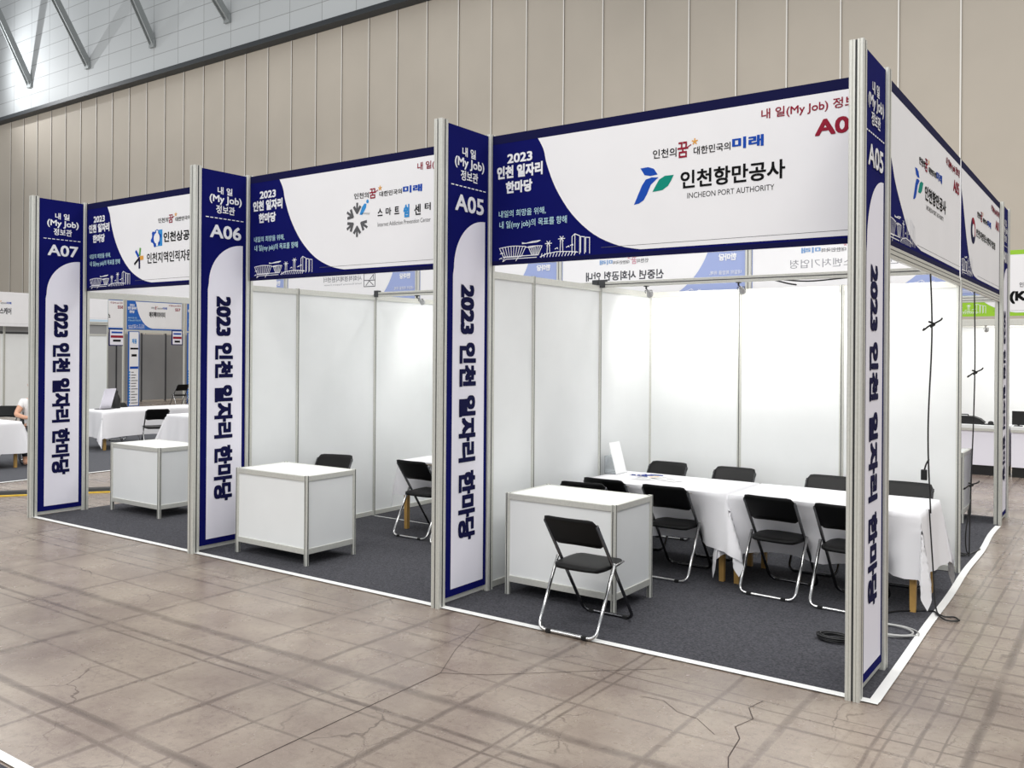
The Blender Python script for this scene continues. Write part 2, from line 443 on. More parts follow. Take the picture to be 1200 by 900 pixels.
# the next stand's edge in the near left corner
mb = MB(); mb.box((-9, -7.5, 0), (-2.3, -3.1, .006), CARPET); struct(mb.build('floor_carpet'))
mb = MB(); ribbon(mb, [(-9, -3.058), (-2.3, -3.058)], .05, TAPE); ribbon(mb, [(-9, -3.16), (-2.3, -3.16)], .05, TAPE)
tag(mb.build('floor_tape'), 'double white tape in the near left corner of the floor', 'tape')
t = thing('cable_ramp', 'black cable ramp with a yellow edge on the bare floor left of the A07 tower', 'cable ramp', (-10.6, 1.0, 0), math.atan2(.83, .62))
mb = MB(); mb.prism([(-.12, 0), (.12, 0), (.07, .045), (-.07, .045)], -3.2, 3.2, RUB, Matrix.Rotation(math.pi / 2, 4, 'Y') @ Matrix.Rotation(math.pi / 2, 4, 'Z')); mb.build('body', t)
mb = MB(); mb.box((-3.2, -.17, 0), (3.2, -.12, .012), mat('yellow_rubber', (228, 186, 40), .5)); mb.build('edge_strip', t, 'yellow edge strip')

# ------------------------------------------------------------------ aluminium profiles
def post80(mb, cx, cy, z0, z1, h=.04):
    g, d = .006, .012
    side = [(-h, -h + .006), (-h + .006, -h), (-.022, -h), (-.020, -h + .004), (-.018, -h), (-g, -h), (-g, -h + d), (g, -h + d), (g, -h), (.018, -h), (.020, -h + .004), (.022, -h), (h - .006, -h)]
    poly = []
    for k in range(4):
        c, s = math.cos(k * math.pi / 2), math.sin(k * math.pi / 2)
        for (a, b) in side[1:]: poly.append((cx + a * c - b * s, cy + a * s + b * c))
    n = len(poly)
    v = [(p[0], p[1], z0) for p in poly] + [(p[0], p[1], z1) for p in poly]
    mb.raw(v, [list(range(n - 1, -1, -1)), list(range(n, 2 * n))], ALU)
    for i in range(n):
        k = i % 12
        mb.raw([v[i], v[(i + 1) % n], v[n + (i + 1) % n], v[n + i]], [(0, 1, 2, 3)], ALUD if k in (5, 6) else ALU)
def post40(mb, cx, cy, z0, z1, h=.02, m=None):
    m = m or ALU; poly = []
    side = [(-h * .5, -h), (-.004, -h), (-.004, -h + .007), (.004, -h + .007), (.004, -h), (h * .5, -h)]
    for k in range(4):
        c, s = math.cos(k * math.pi / 2), math.sin(k * math.pi / 2)
        for (a, b) in side: poly.append((cx + a * c - b * s, cy + a * s + b * c))
    n = len(poly)
    v = [(p[0], p[1], z0) for p in poly] + [(p[0], p[1], z1) for p in poly]
    mb.raw(v, [list(range(n - 1, -1, -1)), list(range(n, 2 * n))], m)
    for i in range(n):
        mb.raw([v[i], v[(i + 1) % n], v[n + (i + 1) % n], v[n + i]], [(0, 1, 2, 3)], ALUD if i % 6 in (1, 2, 3) else m)

H, WH, D = 3.66, 2.576, .6437

# ------------------------------------------------------------------ banner towers
def tower(x, y, code, label, ydir=1, text=True):
    """front post at local y .04, rear post at y .6437; the printed face looks to +x"""
    t = thing('banner_tower', label, 'banner tower', (x, y, 0), 0, 'navy banner towers')
    for yy in (.04, D):
        mb = MB(); post80(mb, 0, yy * ydir, 0, H); mb.build('post', t)
    a, b = (.078, D - .038)
    mb = MB()
    ya, yb = sorted((a * ydir, b * ydir))
    mb.box((-.012, ya, .02), (.012, yb, .056), ALU); mb.build('bottom_rail', t)
    mb = MB(); mb.box((-.006, ya, .056), (.02, yb, 3.645), NAVY)
    y0 = ya - .078
    F = Face(mb, (.02, y0, 0), (0, 1, 0), N=(1, 0, 0))
    F.poly([(.16, .11), (.566, .11), (.566, 2.95)] + arc(.566, 2.56, .39, .39, 90, 180, 18) + [(.165, 2.5)], LILAC)
    p = mb.build('banner', t)
    F = Face(None, (.02, y0 - .022, 0), (0, 1, 0), N=(1, 0, 0)); F.new('heading')
    F.text('내 일', .288, 3.425, .457, 3.497, INKW, .02)
    F.text('(My Job)', .197, 3.325, .569, 3.415, INKW, .022)
    F.text('정보관', .272, 3.238, .488, 3.318, INKW, .018)
    F.new('dashed_line')
    for k in range(9): F.rect(.157 + k * .05, 3.187, .157 + k * .05 + .034, 3.195, INKW, 2)
    F.new('booth_code')
    F.text(code, .205, 2.998, .566, 3.127, INKW, .022)
    F.new('event_title')
    F.text('2023 인천 일자리 한마당',   .268, .455, .478, 2.44, NAVYD, .05, rot=True)
    F.done(p)
    return t
tower(0, 0, 'A05', 'banner tower marked A05 at the near right corner of the stand')
tower(-3, 0, 'A05', 'banner tower marked A05 left of the port authority booth')
tower(-6, 0, 'A06', 'banner tower marked A06 between the two white counters')
tower(-9, 0, 'A07', 'banner tower marked A07 at the left end of the stand')
tower(0, 6.29, 'A01', 'banner tower at the far right rear corner by the green stand')
for xx, lab in ((-2.93, 'rear banner tower seen above the back wall between the two mirrored signs'), (-5.88, 'rear banner tower seen just right of the A05 tower above the wall'),
                (-8.72, 'rear banner tower seen above the A06 booth near the A05 tower'), (-12.05, 'rear banner tower seen above the left wall of the A06 booth')):
    tower(xx, 6.33 - .04, 'A02', lab)

# ------------------------------------------------------------------ fascia signs
V0, V1 = 2.61, 3.648
def white_shape(L):
    c = [(2.919 - 2.487, 3.576), (.47, 3.50), (.489, 3.47), (.518, 3.358), (.60, 3.169), (.741, 2.966), (.932, 2.798), (1.143, 2.70), (1.32, 2.662)]
    c[1] = (.46, 3.53)
    P = [(p[0], p[1] - V0) for p in c]
    sm = [(q.x, q.y) for q in spline([(p[0], p[1], 0) for p in P], 4)]
    return sm + [(L, 2.66 - V0), (L, 3.576 - V0)]
def city(F, u0, u1, v0, v1, m, wd=.006):
    """line drawing of a skyline with a cable bridge and fan shaped halls"""
    X = lambda a: u0 + a * (u1 - u0); Y = lambda b: v0 + b * (v1 - v0)
    ln = lambda *p: F.line([(X(a), Y(b)) for a, b in p], wd, m, 2)
    for (a0, a1, t0, t1, b0, h0, h1, n) in ((.07, .27, .02, .32, .18, .60, .66, 9), (.39, .46, .35, .50, .2, .58, .60, 6)):
        for k in range(n + 1):
            f = k / n
            ln((a0 + (a1 - a0) * f, b0), (t0 + (t1 - t0) * f, h0 + (h1 - h0) * math.sin(f * math.pi)))
        ln(*[(t0 + (t1 - t0) * k / 8, h0 + (h1 - h0) * math.sin(k / 8 * math.pi)) for k in range(9)])
        ln((a0, b0), (a1, b0))
    ln((.32, .58), (.37, .54), (.42, .58))
    ln((.06, .2), (.46, .2)); ln((.1, .1), (.44, .1)); ln((.08, .18), (.06, .0), (.1, .1)); ln((.24, .18), (.21, 0))
    ln((.28, .78), (.32, .74), (.4, .8), (.48, .82), (.44, .76), (.36, .75), (.28, .74))
    for cx, top in ((.57, .62), (.71, .78)):
        ln((cx - .015, .25), (cx - .01, top)); ln((cx + .015, .25), (cx + .01, top))
        for k in range(6):
            a = math.pi * k / 3; ln((cx, top + .04), (cx + .035 * math.cos(a), top + .04 + .12 * math.sin(a)))
    ln((.48, .1), (.55, .22), (.66, .28), (.8, .25), (.88, .2))
    for k in range(12): ln((.49 + k * .032, .08), (.5 + k * .033, .24))
    for (a, b, h0, h1) in ((.82, .85, .88, .98), (.85, .9, .98, .88), (.91, .95, .85, .82), (.96, 1.0, .8, .78)):
        ln((a, .18), (a, h0), (b, h1), (b, .12))
    for q in ((.76, .44), (.8, .5), (.64, .4), (.03, .35), (.02, .12)): ln(q, (q[0] + .025, q[1] + .05), (q[0] + .03, q[1]))
def slogan(F, u0, u1, v0, v1, pal):
    w_, h = u1 - u0, v1 - v0
    F.new('slogan')
    F.text('인천의', u0, v0 + .16 * h, u0 + .225 * w_, v0 + .74 * h, pal['k'], .008, slope=-.02)
    F.text('꿈', u0 + .235 * w_, v0, u0 + .335 * w_, v0 + 1.0 * h, pal['r'], .02)
    F.line([(u0 + .31 * w_, v0 + .55 * h), (u0 + .36 * w_, v0 + .75 * h)], .008, pal['r'])
    for k in range(5):
        a = k * 2 * math.pi / 5 + .3; c = (u0 + .395 * w_, v0 + .92 * h)
        F.line([c, (c[0] + .02 * math.cos(a), c[1] + .02 * math.sin(a))], .009, pal['o'])
    F.text('대한민국의', u0 + .385 * w_, v0 + .08 * h, u0 + .715 * w_, v0 + .58 * h, pal['k'], .008, slope=.01)
    F.text('미래', u0 + .73 * w_, v0 + .1 * h, u0 + w_, v0 + .8 * h, pal['b'], .04)
def emblem_port(F, u0, v0, w_, h, pal):
    F.new('emblem')
    p = lambda a, b: (u0 + a * w_, v0 + b * h)
    F.poly([p(.0, .0), p(.13, .02), p(.25, .1), p(.33, .25), p(.43, .5), p(.62, .68), p(.45, .7), p(.3, .66), p(.2, .5)], pal['b'], 2)
    F.poly([p(.16, .98), p(.36, .99), p(.5, .93), p(.6, .76), p(.42, .74), p(.27, .78)], pal['b'], 2)
    F.poly([p(.47, .3), p(.72, .32), p(.86, .42), p(.94, .56), p(1.0, .7), p(.78, .7), p(.64, .62), p(.56, .48)], pal['t'], 2)
def emblem_arrows(F, cx, cy, r, pal):
    F.new('emblem')
    for k in range(6):
        a = math.radians(90 + 60 * k)
        if k == 5: continue
        rot = lambda x, y: (cx + (x * math.cos(a) - y * math.sin(a)) * .95, cy + x * math.sin(a) + y * math.cos(a))
        F.line([rot(r * 1.02, 0), rot(r * .55, 0)], .022, INKG)
        F.line([rot(r * .80, r * .27), rot(r * .45, 0), rot(r * .80, -r * .27)], .026, INKG)
    F.poly([(cx + .03, cy + .045), (cx + .065, cy + .04), (cx + .11, cy + .10), (cx + .115, cy + .135), (cx + .09, cy + .14), (cx + .06, cy + .11)], SKY, 2)
    F.poly(arc(cx + .128, cy + .155, .016, .018, 0, 360, 10)[:-1], SKY, 2)
    F.poly([(cx + .05, cy + .05), (cx + .15, cy + .035), (cx + .16, cy + .05), (cx + .08, cy + .06)], mat('pale_grey_ink', (190, 190, 192), .5), 2)
PAL = dict(k=INKK, r=RED, o=ORG, b=INKB, t=TEAL, w=INKW, c=INKC, g=INKG, navy=NAVY, nb=NAVYD)
PALB = dict(k=LINK, r=LRED, o=LRED, b=LINKB, t=LINKB, w=INKW, c=INKW, g=LINKG, navy=LBL, nb=LBL)
BLUE = mat('bright_blue_print', (28, 98, 186), .5)
LIME = mat('lime_green_print', (150, 200, 40), .5)
PALBLUE = dict(PAL, navy=BLUE, nb=BLUE); PALLIME = dict(PAL, navy=LIME, nb=LIME)

def fascia(label, O, U, N, L, code, content, pal=PAL, z=0, rail=False, title=True, name='fascia_sign', cat='sign', posts=None, group='fascia signs over the booths'):
    """banner hung at V0..V1; U runs along the printed left to right"""
    t = thing(name, label, cat, O, 0, group)
    U = Vector(U); N = Vector(N)
    mb = MB()
    a = -N * .012; b = U * L + Vector((0, 0, V1))
    c0 = Vector((0, 0, V0)) + a; lo = [min(c0[i], (b)[i]) for i in range(3)]; hi = [max(c0[i], b[i]) for i in range(3)]
    mb.box(lo, hi, FAB)
    F = Face(mb, (0, 0, V0), U, N=N, lift=.0012)
    F.rect(0, 0, L, V1 - V0, pal['navy'], 1)
    F.poly(white_shape(L - .012), FAB, 2)
    F.rect(0, 3.578 - V0, L, V1 - V0, pal['nb'], 2); F.rect(0, 0, L, .035, pal['nb'], 1.5)
    F.line([(1.0, .085), (L, .085)], .003, pal['g'], 2.5)
    ban = mb.build('banner', t)
    F = Face(None, (0, 0, V0), U, N=N, lift=.0018)
    if title:
        q = V0
        F.new('event_title')
        F.text('2023', .143, 3.412 - q, .381, 3.486 - q, pal['w'], .03)
        F.text('인천 일자리', .043, 3.293 - q, .478, 3.396 - q, pal['w'], .045)
        F.text('한마당', .13, 3.173 - q, .383, 3.27 - q, pal['w'], .045)
        F.new('motto')
        F.text('내일의 희망을 위해,', .064, 2.985 - q, .51, 3.042 - q, pal['c'], .004)
        F.text('내 일(my job)의 목표를 향해', .071, 2.89 - q, .70, 2.958 - q, pal['c'], .004)
        F.new('line_drawing')
        city(F, .055, .9, 2.637 - q, 2.815 - q, pal['w'])
    if code:
        F.new('booth_heading')
        F.text('내 일(My Job) 정보관', L - .72, 3.455 - V0, L - .045, 3.532 - V0, pal['r'], .012)
        F.new('booth_code')
        F.text(code, L - .37, 3.305 - V0, L - .075, 3.41 - V0, pal['r'], .03)
    content(F, pal)
    if hasattr(F, 'groups'): F.done(ban)
    if rail:
        mb = MB(); c = U * 0 + Vector((0, 0, 2.53)) - N * .022; d = U * L + Vector((0, 0, 2.606)) + N * .006
        lo = [min(c[i], d[i]) for i in range(3)]; hi = [max(c[i], d[i]) for i in range(3)]
        mb.box(lo, hi, ALU, .004)
        for zz in (2.553, 2.583):
            FF = Face(mb, (0, 0, 0), U, N=N); FF.lift = .0065; FF.rect(0, zz - .003, L, zz + .003, ALUD)
        mb.build('beam', t)
    return t

def c_port(F, pal):
    q = V0
    slogan(F, 1.414, 2.217, 3.28 - q, 3.39 - q, pal)
    emblem_port(F, 1.266, 2.985 - q, .31, .262, pal)
    F.new('organisation_name')
    F.text('인천항만공사', 1.627, 3.062 - q, 2.361, 3.188 - q, pal['k'], .022)
    F.new('english_name')
    F.text('INCHEON PORT AUTHORITY', 1.679, 2.992 - q, 2.29, 3.03 - q, pal['k'])
def c_smart(F, pal):
    q = V0
    slogan(F, 1.446, 2.254, 3.275 - q, 3.365 - q, pal)
    emblem_arrows(F, 1.485, 3.10 - q, .145, pal)
    F.new('organisation_name')
    for ch, a, b in (('스', 1.738, 1.797), ('마', 1.835, 1.90), ('트', 1.938, 1.995)): F.text(ch, a, 3.112 - q, b, 3.178 - q, pal['k'], .02)
    F.text('쉼', 2.043, 3.075 - q, 2.111, 3.188 - q, SKY, .05)
    for ch, a, b, c, d in (('센', 2.168, 2.24, 3.085, 3.178), ('터', 2.285, 2.351, 3.115, 3.18)): F.text(ch, a, c - q, b, d - q, pal['k'], .02)
    F.new('english_name')
    F.text('Internet Addiction Prevention Center', 1.739, 3.018 - q, 2.351, 3.056 - q, pal['g'])
def c_chamber(F, pal):
    q = V0
    slogan(F, 1.442, 2.25, 3.295 - q, 3.385 - q, pal)
    cx, cy = 1.40, 3.145 - q
    F.new('gear_emblem')
    F.rect(cx - .02, cy - .09, cx + .118, cy + .09, SKY, 1.5)
    pts = []
    for k in range(24):
        a = 2 * math.pi * (k + .5) / 24; r = .10 if k % 4 < 2 else .078
        pts.append((cx + r * math.cos(a), cy + r * math.sin(a)))
    F.poly(pts, INKB, 2); F.poly(arc(cx + .015, cy, .055, .06, 0, 360, 20)[:-1], FAB, 2.5)
    F.rect(cx + .005, cy - .085, cx + .04, cy + .085, FAB, 2.6)
    F.new('organisation_name')
    F.text('인천상공회의소', 1.541, 3.09 - q, 2.36, 3.2 - q, pal['k'], .026)
    sx, sy = 1.085, 2.945 - q
    F.new('star_emblem')
    for a, m_, l0, l1, wd in ((80, GRN, .03, .105, .03), (130, INKB, .03, .1, .034), (0, ORG, .02, .065, .045), (215, INKK, .0, .11, .026), (272, NAVYD, .0, .11, .03)):
        c, s_ = math.cos(math.radians(a)), math.sin(math.radians(a))
        F.line([(sx + l0 * c, sy + l0 * s_), (sx + l1 * c, sy + l1 * s_)], wd, m_)
    F.new('organisation_name')
    F.text('인천지역인적자원개발위원회', 1.232, 2.872 - q, 2.56, 2.99 - q, pal['k'], .015)
def c_gov(F, pal):
    q = V0
    slogan(F, .96, 1.95, 3.25 - q, 3.35 - q, pal)
    cx, cy, r = .70, 3.10 - q, .125
    F.new('round_emblem')
    F.poly(arc(cx, cy, r * 1.2, r, 0, 360, 28)[:-1], NAVYD, 2)
    F.poly(arc(cx, cy, r * 1.2, r, -20, 120, 16) + arc(cx + .01, cy - .01, r * .7, r * .6, 120, -20, 10), RED, 2.3)
    F.poly(arc(cx + .02, cy + .005, r * .62, r * .5, 0, 360, 20)[:-1], FAB, 2.6)
    F.new('organisation_name')
    F.text('인천지방중소벤처기업청', .90, 3.07 - q, 2.3, 3.15 - q, pal['k'], .01)
def c_gov_b(F, pal):
    q = V0
    slogan(F, 1.3, 2.2, 3.20 - q, 3.30 - q, pal)
    F.new('organisation_name')
    F.text('인천지방중소벤처기업청', .88, 3.02 - q, 2.51 - .9 + .73, 3.13 - q, pal['g'])
def c_senior(F, pal):
    q = V0
    slogan(F, 1.43, 2.22, 3.20 - q, 3.30 - q, pal)
    F.new('organisation_name')
    F.text('신중년 사회공헌 안내', 1.19, 2.975 - q, 2.45, 3.11 - q, pal['k'], .022)
def c_box(F, pal):
    q = V0; u = .96
    F.new('square_emblem')
    for a in ([(u, 3.07), (u, 3.3), (u + .27, 3.3)], [(u + .27, 3.3), (u + .27, 3.07), (u, 3.07)], [(u, 3.18), (u + .27, 3.18)],
              [(u + .04, 3.2), (u + .04, 3.28), (u + .12, 3.2)], [(u + .04, 3.09), (u + .14, 3.17), (u + .22, 3.09)]):
        F.line([(p[0], p[1] - q) for p in a], .012, pal['k'])
    F.new('organisation_name')
    F.text('사회적경제지원센터', u + .33, 3.18 - q, u + 1.3, 3.28 - q, pal['g'], .01)
    F.new('english_name')
    F.text('Social Economy Support Center', u + .33, 3.11 - q, u + 1.3, 3.15 - q, pal['g'])
def c_none(F, pal): pass

LF = 2.92
fascia('port authority fascia sign over the front of the near booth', (-2.96, D, 0), (1, 0, 0), (0, -1, 0), LF, 'A05', c_port)
fascia('fascia sign with a ring of grey arrows over the A06 booth', (-5.96, D, 0), (1, 0, 0), (0, -1, 0), LF, 'A06', c_smart)
fascia('fascia sign with a blue gear emblem over the A07 booth', (-8.96, D, 0), (1, 0, 0), (0, -1, 0), LF, 'A07', c_chamber)

def c_port_side(F, pal):
    q = V0; e = .684
    slogan(F, 1.732 - e, 2.638 - e, 3.265 - q, 3.36 - q, pal)
    emblem_port(F, 1.534 - e, 3.0 - q, .352, .235, pal)
    F.new('organisation_name')
    F.text('인천항만공사', 1.946 - e, 3.055 - q, 2.821 - e, 3.165 - q, pal['k'], .022)
    F.new('english_name')
    F.text('INCHEON PORT AUTHORITY', 2.011 - e, 2.99 - q, 2.721 - e, 3.024 - q, pal['k'])
def side_shape(pts): return [(p[0], p[1] - V0) for p in pts]
def side_fascia(label, y0, y1, code, content, curve):
    """side signs: the curved dark corner only, no title block showing"""
    global white_shape
    keep = white_shape
    def ws(L): return [(q.x, q.y) for q in spline([(p[0] - y0, p[1] - V0, 0) for p in curve], 4)] + [(L, 2.662 - V0), (L, 3.58 - V0), (0, 3.58 - V0)]
    white_shape = ws
    t = fascia(label, (0, y0, 0), (0, 1, 0), (1, 0, 0), y1 - y0, code, content, rail=True, title=False)
    white_shape = keep
    ban = [c for c in t.children if c.name.startswith('banner')][0]
    mb = MB(); F = Face(mb, (0, 0, V0), (0, 1, 0), N=(1, 0, 0), lift=.0018)
    u = 1.0 if y0 < 2 else .75
    city(F, .02, u - .08, .03, .25, INKW); mb.build('line_drawing', ban)
    return t
side_fascia('port authority fascia sign on the right side of the near booth', .684, 3.54, 'A05', c_port_side,
            [(.684, 3.33), (.863, 3.156), (.982, 3.022), (1.178, 2.883), (1.385, 2.758), (1.575, 2.70), (1.832, 2.668)])
side_fascia('fascia sign with a round navy and red emblem on the right side at the rear', 3.60, 6.29, 'A01', c_gov,
            [(3.6, 3.40), (3.712, 3.264), (3.869, 3.045), (4.057, 2.842), (4.297, 2.70), (4.60, 2.665)])
# left end of the stand: the sign above its open side is seen from inside
t = fascia('plain back of the fascia sign over the open left side of the A07 booth', (-9, 3.52, 0), (0, -1, 0), (-1, 0, 0), 2.83, None, c_none, rail=True, title=False)
# the rear row, seen from behind through the fabric
for xr, L, cont, code, lab in ((-.04, 2.85, c_gov_b, 'A01', 'mirrored back of a rear fascia sign nearest the right corner tower'), (-2.97, 2.87, c_senior, 'A02', 'mirrored back of a rear fascia sign with bold black letters above the wall'),
                        (-5.92, 2.76, c_none, 'A03', 'mirrored back of a rear fascia sign left of the A05 tower'), (-8.76, 3.25, c_box, 'A04', 'mirrored back of a rear fascia sign with a square outline logo above the A06 booth'),
                        (-12.09, 2.9, c_none, None, 'mirrored back of a rear fascia sign at the far left above the A06 wall')):
    fascia(lab, (xr, 6.33, 0), (-1, 0, 0), (0, -1, 0), L, code, cont, PALB, rail=True)

# ------------------------------------------------------------------ partition walls
def wall(label, pts, edge_posts, panels_z=(.07, 2.5)):
    t = thing('partition_wall', label, 'partition wall', (pts[0][0], pts[0][1], 0), 0, 'white partition walls')
    O = Vector((pts[0][0], pts[0][1], 0))
    for i, p in enumerate(pts):
        if not edge_posts[i]: continue
        mb = MB(); post40(mb, p[0] - O.x, p[1] - O.y, .006, WH); mb.build('post', t)
    for a, b in zip(pts, pts[1:]):
        A = Vector((a[0], a[1])) - O.xy; B = Vector((b[0], b[1])) - O.xy; d = (B - A).normalized(); n = Vector((-d.y, d.x))
        def slab(m, half, z0, z1, nm):
            e = .018; p0 = A + d * e; p1 = B - d * e
            c = [p0 - n * half, p0 + n * half, p1 + n * half, p1 - n * half]
            mb = MB(); mb.box((min(q.x for q in c), min(q.y for q in c), z0), (max(q.x for q in c), max(q.y for q in c), z1), m); mb.build(nm, t)
        slab(WHITE, .004, .05, 2.53, 'panel')
        slab(ALU, .015, 2.515, WH - .006, 'top_rail'); slab(ALU, .015, .012, .06, 'bottom_rail')
    return t
Y1, Y2, Y3 = 1.2936, 2.4609, 3.5602
wall('white partition wall between the A06 and A05 booths', [(-3, D + .02), (-3, Y1), (-3, Y2), (-3, Y3)], [0, 1, 1, 0])
wall('white partition wall between the A07 and A06 booths', [(-6, D + .02), (-6, Y1), (-6, Y2), (-6, Y3)], [0, 1, 1, 0])
wall('white back wall of the A05 booth behind the long tables', [(-3, Y3), (-2, Y3), (-1, Y3), (0, Y3)], [1, 1, 1, 1])
wall('white back wall of the A06 booth', [(-6, Y3), (-5, Y3), (-4, Y3), (-3.02, Y3)], [1, 1, 1, 0])
wall('white back wall of the A07 booth', [(-9, Y3), (-8, Y3), (-7, Y3), (-6.02, Y3)], [1, 1, 1, 0])

def beam(x0, x1, lab):
    t = thing('lighting_beam', lab, 'beam', ((x0 + x1) / 2, Y2, 2.55), 0)
    h = (x1 - x0) / 2
    mb = MB(); mb.box((-h, -.02, 0), (h, .02, .055), ALU, .003)
    FF = Face(mb, (0, -.02, 0), (1, 0, 0), N=(0, -1, 0), lift=.001); FF.rect(-h, .024, h, .032, ALUD)
    mb.build('bar', t)
    for s in (-1, 1):
        mb = MB(); mb.box((s * h - .03, -.03, -.0), (s * h + .03, .03, .075), ALUD, .004); mb.build('end_bracket', t)
beam(-2.96, -.04, 'grey lighting beam crossing above the A05 booth')
beam(-5.96, -3.04, 'grey lighting beam crossing above the A06 booth')

def spot(x, y, lab, yaw=0, power=30, tilt=58, z=2.55):
    t = thing('spotlight', lab, 'lamp', (x, y, 2.576), yaw, 'spotlights under the beams')
    mb = MB(); mb.box((-.03, -.035, -.012), (.03, .035, .0), LAMPB, .003); mb.box((-.01, -.01, -.05), (.01, .01, -.01), LAMPB); mb.build('clamp', t)
    mb = MB(); mb.tube(fillet([(0, 0, -.045), (0, .05, -.06), (0, .10, -.06)], .03), .007, LAMPB)
    mb.tube(fillet([(-.055, .10, -.06), (-.055, .1, -.09), (-.055, .13, -.1)], .01), .005, LAMPB)
    mb.tube(fillet([(.055, .10, -.06), (.055, .1, -.09), (.055, .13, -.1)], .01), .005, LAMPB)
    mb.tube([(-.055, .1, -.06), (.055, .1, -.06)], .005, LAMPB); mb.build('arm', t)
    M = Matrix.Translation((0, .12, -.1)) @ Matrix.Rotation(math.radians(-(180 - tilt)), 4, 'X')
    mb = MB(); mb.lathe([(.001, -.06), (.025, -.058), (.03, -.03), (.045, .02), (.052, .05), (.05, .051), (.043, .03)], LAMPW, 18, M); hd = mb.build('lamp_head', t)
    mb = MB(); mb.lathe([(.043, .03), (.03, .038), (.001, .04)], BULB, 18, M); mb.build('bulb', hd, 'glowing bulb')
    l = bpy.data.lights.new('spotlight_beam', 'SPOT'); l.energy = power; l.color = (1, .99, .95); l.spot_size = 2.5; l.spot_blend = 1.0; l.shadow_soft_size = .05
    o = bpy.data.objects.new('spotlight_beam', l); COL.objects.link(o); o.parent = t
    d = M.to_3x3() @ Vector((0, 0, 1)); o.location = (0, .12 + d.y * .07, -.1 + d.z * .07)
    o.rotation_euler = d.to_track_quat('-Z', 'Y').to_euler()
    t.scale = (.62, .62, .62); t.location.z = z
    return t
spot(-2.5, Y2, 'spotlight hanging from the A05 beam nearest the left wall', .1)
spot(-1.6, Y2, 'spotlight hanging from the middle of the A05 beam', 0)
spot(-.55, Y2, 'spotlight hanging from the A05 beam behind the right corner tower', 0)
spot(-5.35, Y2, 'spotlight hanging from the A06 beam above the table', 0)
spot(-4.0, Y2, 'spotlight hanging from the A06 beam behind the A05 tower', 0)
t = tag(MB().tube(fillet([(-1.38, Y2 + .02, 2.585), (-1.2, Y2 + .12, 2.53), (-1.14, Y2 + .16, 2.52)], .03), .007, LAMPB).build('lamp_cable'), 'short black cable end sticking out under the A05 beam', 'cable')
tag(MB().tube(spline([(-1.3, Y2, 2.57), (-1.0, Y2 + .01, 2.535), (-.6, Y2 + .01, 2.555), (-.1, Y2, 2.572)], 6), .006, CABLE).build('lamp_cable'), 'black cable sagging along the right half of the A05 beam', 'cable')

# ------------------------------------------------------------------ counters
def counter(x, y, rz, lab, sx=.99, sy=.62, h=.8):
    t = thing('display_counter', lab, 'counter', (x, y, .006), rz, 'white display counters')
    a, b = sx / 2 - .02, sy / 2 - .02
    for ux, uy in ((-1, -1), (1, -1), (1, 1), (-1, 1)):
        mb = MB(); post40(mb, ux * a, uy * b, 0, h); mb.build('post', t)
    for z0, z1 in ((.1, .15), (h - .05, h - .004)):
        mb = MB()
        for s in (-1, 1):
            mb.box((-a, s * b - .014, z0), (a, s * b + .014, z1), ALU, .003); mb.box((s * a - .014, -b, z0), (s * a + .014, b, z1), ALU, .003)
        mb.build('rail', t)
    mb = MB(); mb.box((-a + .012, -b + .012, h - .03), (a - .012, b - .012, h - .006), WHITE); mb.build('top', t)
    for nm, p, q in (('front_panel', (-a + .018, -b - .004, .15), (a - .018, -b + .004, h - .048)), ('side_panel', (-a - .004, -b + .018, .15), (-a + .004, b - .018, h - .048)),
                     ('side_panel', (a - .004, -b + .018, .15), (a + .004, b - .018, h - .048)), ('bottom_panel', (-a + .012, -b + .012, .12), (a - .012, b - .012, .13))):
        mb = MB(); mb.box(p, q, WHITE); mb.build(nm, t)
    return t
c0 = counter(-2.313, .935, -.004, 'white display counter behind the folding chair in the A05 booth')
dup(c0, (-5.222, .603, .006), .0, 'white display counter in the middle in the A06 booth', 'white display counters')
dup(c0, (-8.245, 1.13, .006), .0, 'white display counter at the left in the A07 booth', 'white display counters')
dup(c0, (-.82, 6.45, .006), .0, 'white display counter at the rear right beyond the back wall', 'white display counters')

